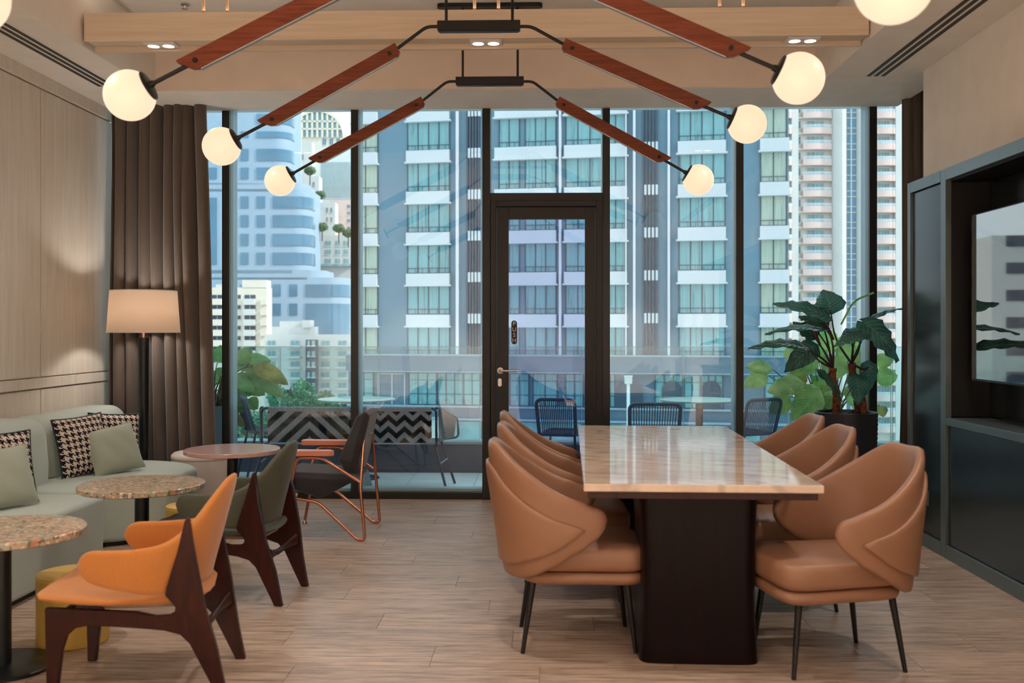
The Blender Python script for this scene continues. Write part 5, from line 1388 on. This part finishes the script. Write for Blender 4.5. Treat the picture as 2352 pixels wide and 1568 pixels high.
block('white_apartments', 'low white apartment block with rows of teal windows above the trees', 220, 608, 806, 768, 'white_b', [(615,633),(668,688),(738,757),(777,796)], W2r, 'green_glass',
      slabs=[(608,640,1.0,[798+24.2*i for i in range(6)],4,'white_b'),(662,692,1.0,[798+24.2*i for i in range(6)],4,'white_b'),(700,730,1.6,[800+24.2*i for i in range(6)],5,'white_b'),(732,760,1.0,[798+24.2*i for i in range(6)],4,'white_b'),(770,806,1.0,[798+24.2*i for i in range(6)],4,'white_b')],
      roofs=[(622,722,750,770,'white_b',1),(635,710,737,752,'white_b',3),(694,712,735,752,'white_b',0)])
block('dark_bay_block', 'recessed dark balcony stack of the white apartment block', 217.0, 702, 729, 780, 'hotel_frame', [(706,712),(716,724)], W2r, 'green_glass', depth=1, ybot=905)
block('terrace_building', 'white terraced building with small teal windows and roof trees', 285, 718, 812, 540, 'white_b', [(722,733),(747,760),(771,781),(790,800)], [(553,564),(573,584),(594,605)], 'green_glass', slabs=[(716,812,2.0,[612],5,'green_glass')])
block('terrace_building_wing', 'white side wing behind the curved tower bays', 300, 705, 770, 465, 'white_b', [(750,753),(760,763)], [(477,488),(499,510)], 'hotel_frame')
block('pink_building', 'pinkish block with small balconies behind the white terraces', 321, 757, 812, 460, 'pink_b', [(798,804)], [(470,478),(486,494),(503,511),(520,528)], 'blue_glass')
block('white_upper_building', 'small white upper building with one window behind the globe lamps', 314, 680, 716, 325, 'white_b', [(694,697)], [(355,367)], 'hotel_frame')
block('white_upper_wing', 'white rooftop house with pink side on the stepped tower', 307, 660, 733, 404, 'white_b', [(719,722)], [(418,430)], 'hotel_frame')
block('roof_house', 'white roof house at the top of the pale blue tower', 278, 645, 684, 285, 'white_b', [(655,660)], [(300,306)], 'hotel_frame')
block('glass_tower', 'grey glass office tower with vertical ribs behind the terraces', 330, 730, 812, 340, 'grey_b', [(738+4.5*i, 740.5+4.5*i) for i in range(16)], [(372, 455)], 'green_glass')
t, f_ = block('arched_tower', 'far cream tower with an arched glass crown', 360, 684, 800, 312, 'cream_b', [(741+16*i, 749+16*i) for i in range(4)], [(318,333),(343,358),(368,383)], 'blue_glass')
k_ = 360/F; cxp = (f_.s_(684)+f_.s_(800))/2-2; Ra = (f_.s_(800)-f_.s_(684))/2
zb_ = CZ+(HORIZ-316)*k_
poly = [(cxp-Ra, zb_)]+[(cxp-Ra*math.cos(math.radians(a)), zb_+Ra*0.98*math.sin(math.radians(a))) for a in range(6, 175, 8)]+[(cxp+Ra, zb_)]
MB().prism(poly, -12, 0.0, XZ(0)).build('glass_crown', M['green_glass'], t, fix=False)
m = MB()
rp = [(cxp-Ra*1.01*math.cos(math.radians(a)), zb_+Ra*math.sin(math.radians(a))) for a in range(0, 181, 6)]
for (a, b), (c_, d_) in zip(rp, rp[1:]):
    m.add([(a,-0.8,b),(c_,-0.8,d_),(c_,-0.8,d_+1.2),(a,-0.8,b+1.2),(a,2,b),(c_,2,d_),(c_,2,d_+1.2),(a,2,b+1.2)], [(0,1,2,3),(3,2,6,7),(0,4,5,1),(4,7,6,5)])
for k in range(-4, 5):
    x = cxp+Ra*k/5.0; hgt = math.sqrt(max(0, 1-(k/5.0)**2))*Ra; m.box(x-0.35, x+0.35, -0.7, 0, zb_, zb_+hgt)
for fz in (0.3, 0.6): wv = Ra*math.sqrt(1-fz*fz); m.box(cxp-wv, cxp+wv, -0.7, 0, zb_+Ra*fz, zb_+Ra*fz+0.6)
m.build('crown_ribs', M['cream_b'], t, fix=False)
# white slab building further left (seen mirrored in the television)
R0 = [(-8.0+3.2*i) for i in range(7)]
t = empty('office_slab', (-86, 116, 0), ang(4), 'white office slab beyond the left curtain, mirrored in the television', 'building')
MB().box(0, 38, 0, 16, -30, 12.5).build('wall', M['white_b'], t, fix=False)
MB().box(6, 22, 2, 12, 12.5, 17).build('roof_house', M['grey_b'], t, fix=False)
mw1 = MB().box(0, 2.4, -0.1, 0.1, 0, 1.3).mesh('window', M['hotel_frame'], fix=False)
for z in R0:
    for k in range(9): link_mesh('window', mw1, t, (1.2+k*4.1, 0, z))

# ---- trees
def leaf_cloud(name, blobs, n, size, mat, parent=None, seed=1):
    rnd = random.Random(seed); m = MB()
    for i in range(n):
        c, R = rnd.choice(blobs)
        while True:
            v = Vector((rnd.uniform(-1,1), rnd.uniform(-1,1), rnd.uniform(-1,1)))
            if 0.35 < v.length < 1: break
        p = Vector(c)+Vector((v.x*R, v.y*R, v.z*R*0.8))
        a = Vector((rnd.uniform(-1,1), rnd.uniform(-1,1), rnd.uniform(-1,1))).normalized(); b = a.orthogonal().normalized(); s = size*rnd.uniform(0.6, 1.3)
        m.add([p+a*s, p+b*s*0.6, p-a*s, p-b*s*0.6], [(0,1,2,3)])
    return m.mesh(name, M[mat], fix=False)
def blobset(R, n, seed):
    rnd = random.Random(seed); return [((rnd.uniform(-.7,.7)*R, rnd.uniform(-.7,.7)*R, rnd.uniform(-.45,.55)*R), R*rnd.uniform(0.3, 0.5)) for _ in range(n)]
crowns = [leaf_cloud('crown', blobset(4.6, 12, s), 3200, 0.30, 'foliage', seed=s) for s in (1, 2, 3)]
trk = MB().tube([(0,0,-24), (0.2,0,-3), (0,0,2)], [0.5, 0.35, 0.1], 8).mesh('trunk', M['bark'], 60)
TR = [('leafy street tree nearest the left mullion', 560, 985, 88), ('leafy street tree behind the rope chair', 608, 955, 104), ('leafy street tree rising highest in front of the white apartments', 668, 898, 126),
      ('leafy street tree left of the round terrace table', 640, 985, 96), ('leafy street tree above the round terrace table', 712, 925, 109), ('leafy street tree right beside the second mullion', 775, 925, 118), ('low street tree behind the loveseat', 735, 985, 88), ('low street tree behind the left terrace plant', 515, 950, 98)]
for i, (lab, px, py, D) in enumerate(TR):
    p = wp(px, D); z = CZ+(HORIZ-py)*D/F-1.5
    t = empty('street_tree', (p.x, p.y, z), i*1.1, lab, 'tree', 'street trees below the terrace')
    link_mesh('crown', crowns[i % 3], t).scale = (0.62, 0.62, 0.75)
    link_mesh('trunk', trk, t)
small = leaf_cloud('crown', [((0,0,0), 2.6)], 900, 0.4, 'foliage2', seed=8)
st_ = MB().tube([(0,0,-4), (0,0,0)], 0.15, 6).mesh('trunk', M['bark'], 60)
for lab, px, py, D in (('round roof tree on the white terraced building at left', 740, 521, 276), ('round roof tree on the white terraced building at right', 778, 524, 276), ('shrubby roof tree below the white rooftop house', 735, 448, 280), ('shrubby roof tree beside the wooden lamp arm', 712, 392, 280), ('small roof tree at the mullion edge', 800, 535, 276)):
    p = wp(px, D); t = empty('roof_tree', (p.x, p.y, CZ+(HORIZ-py)*D/F), 0, lab, 'tree', 'roof garden trees')
    link_mesh('crown', small, t).scale = (0.65, 0.65, 0.6); link_mesh('trunk', st_, t)
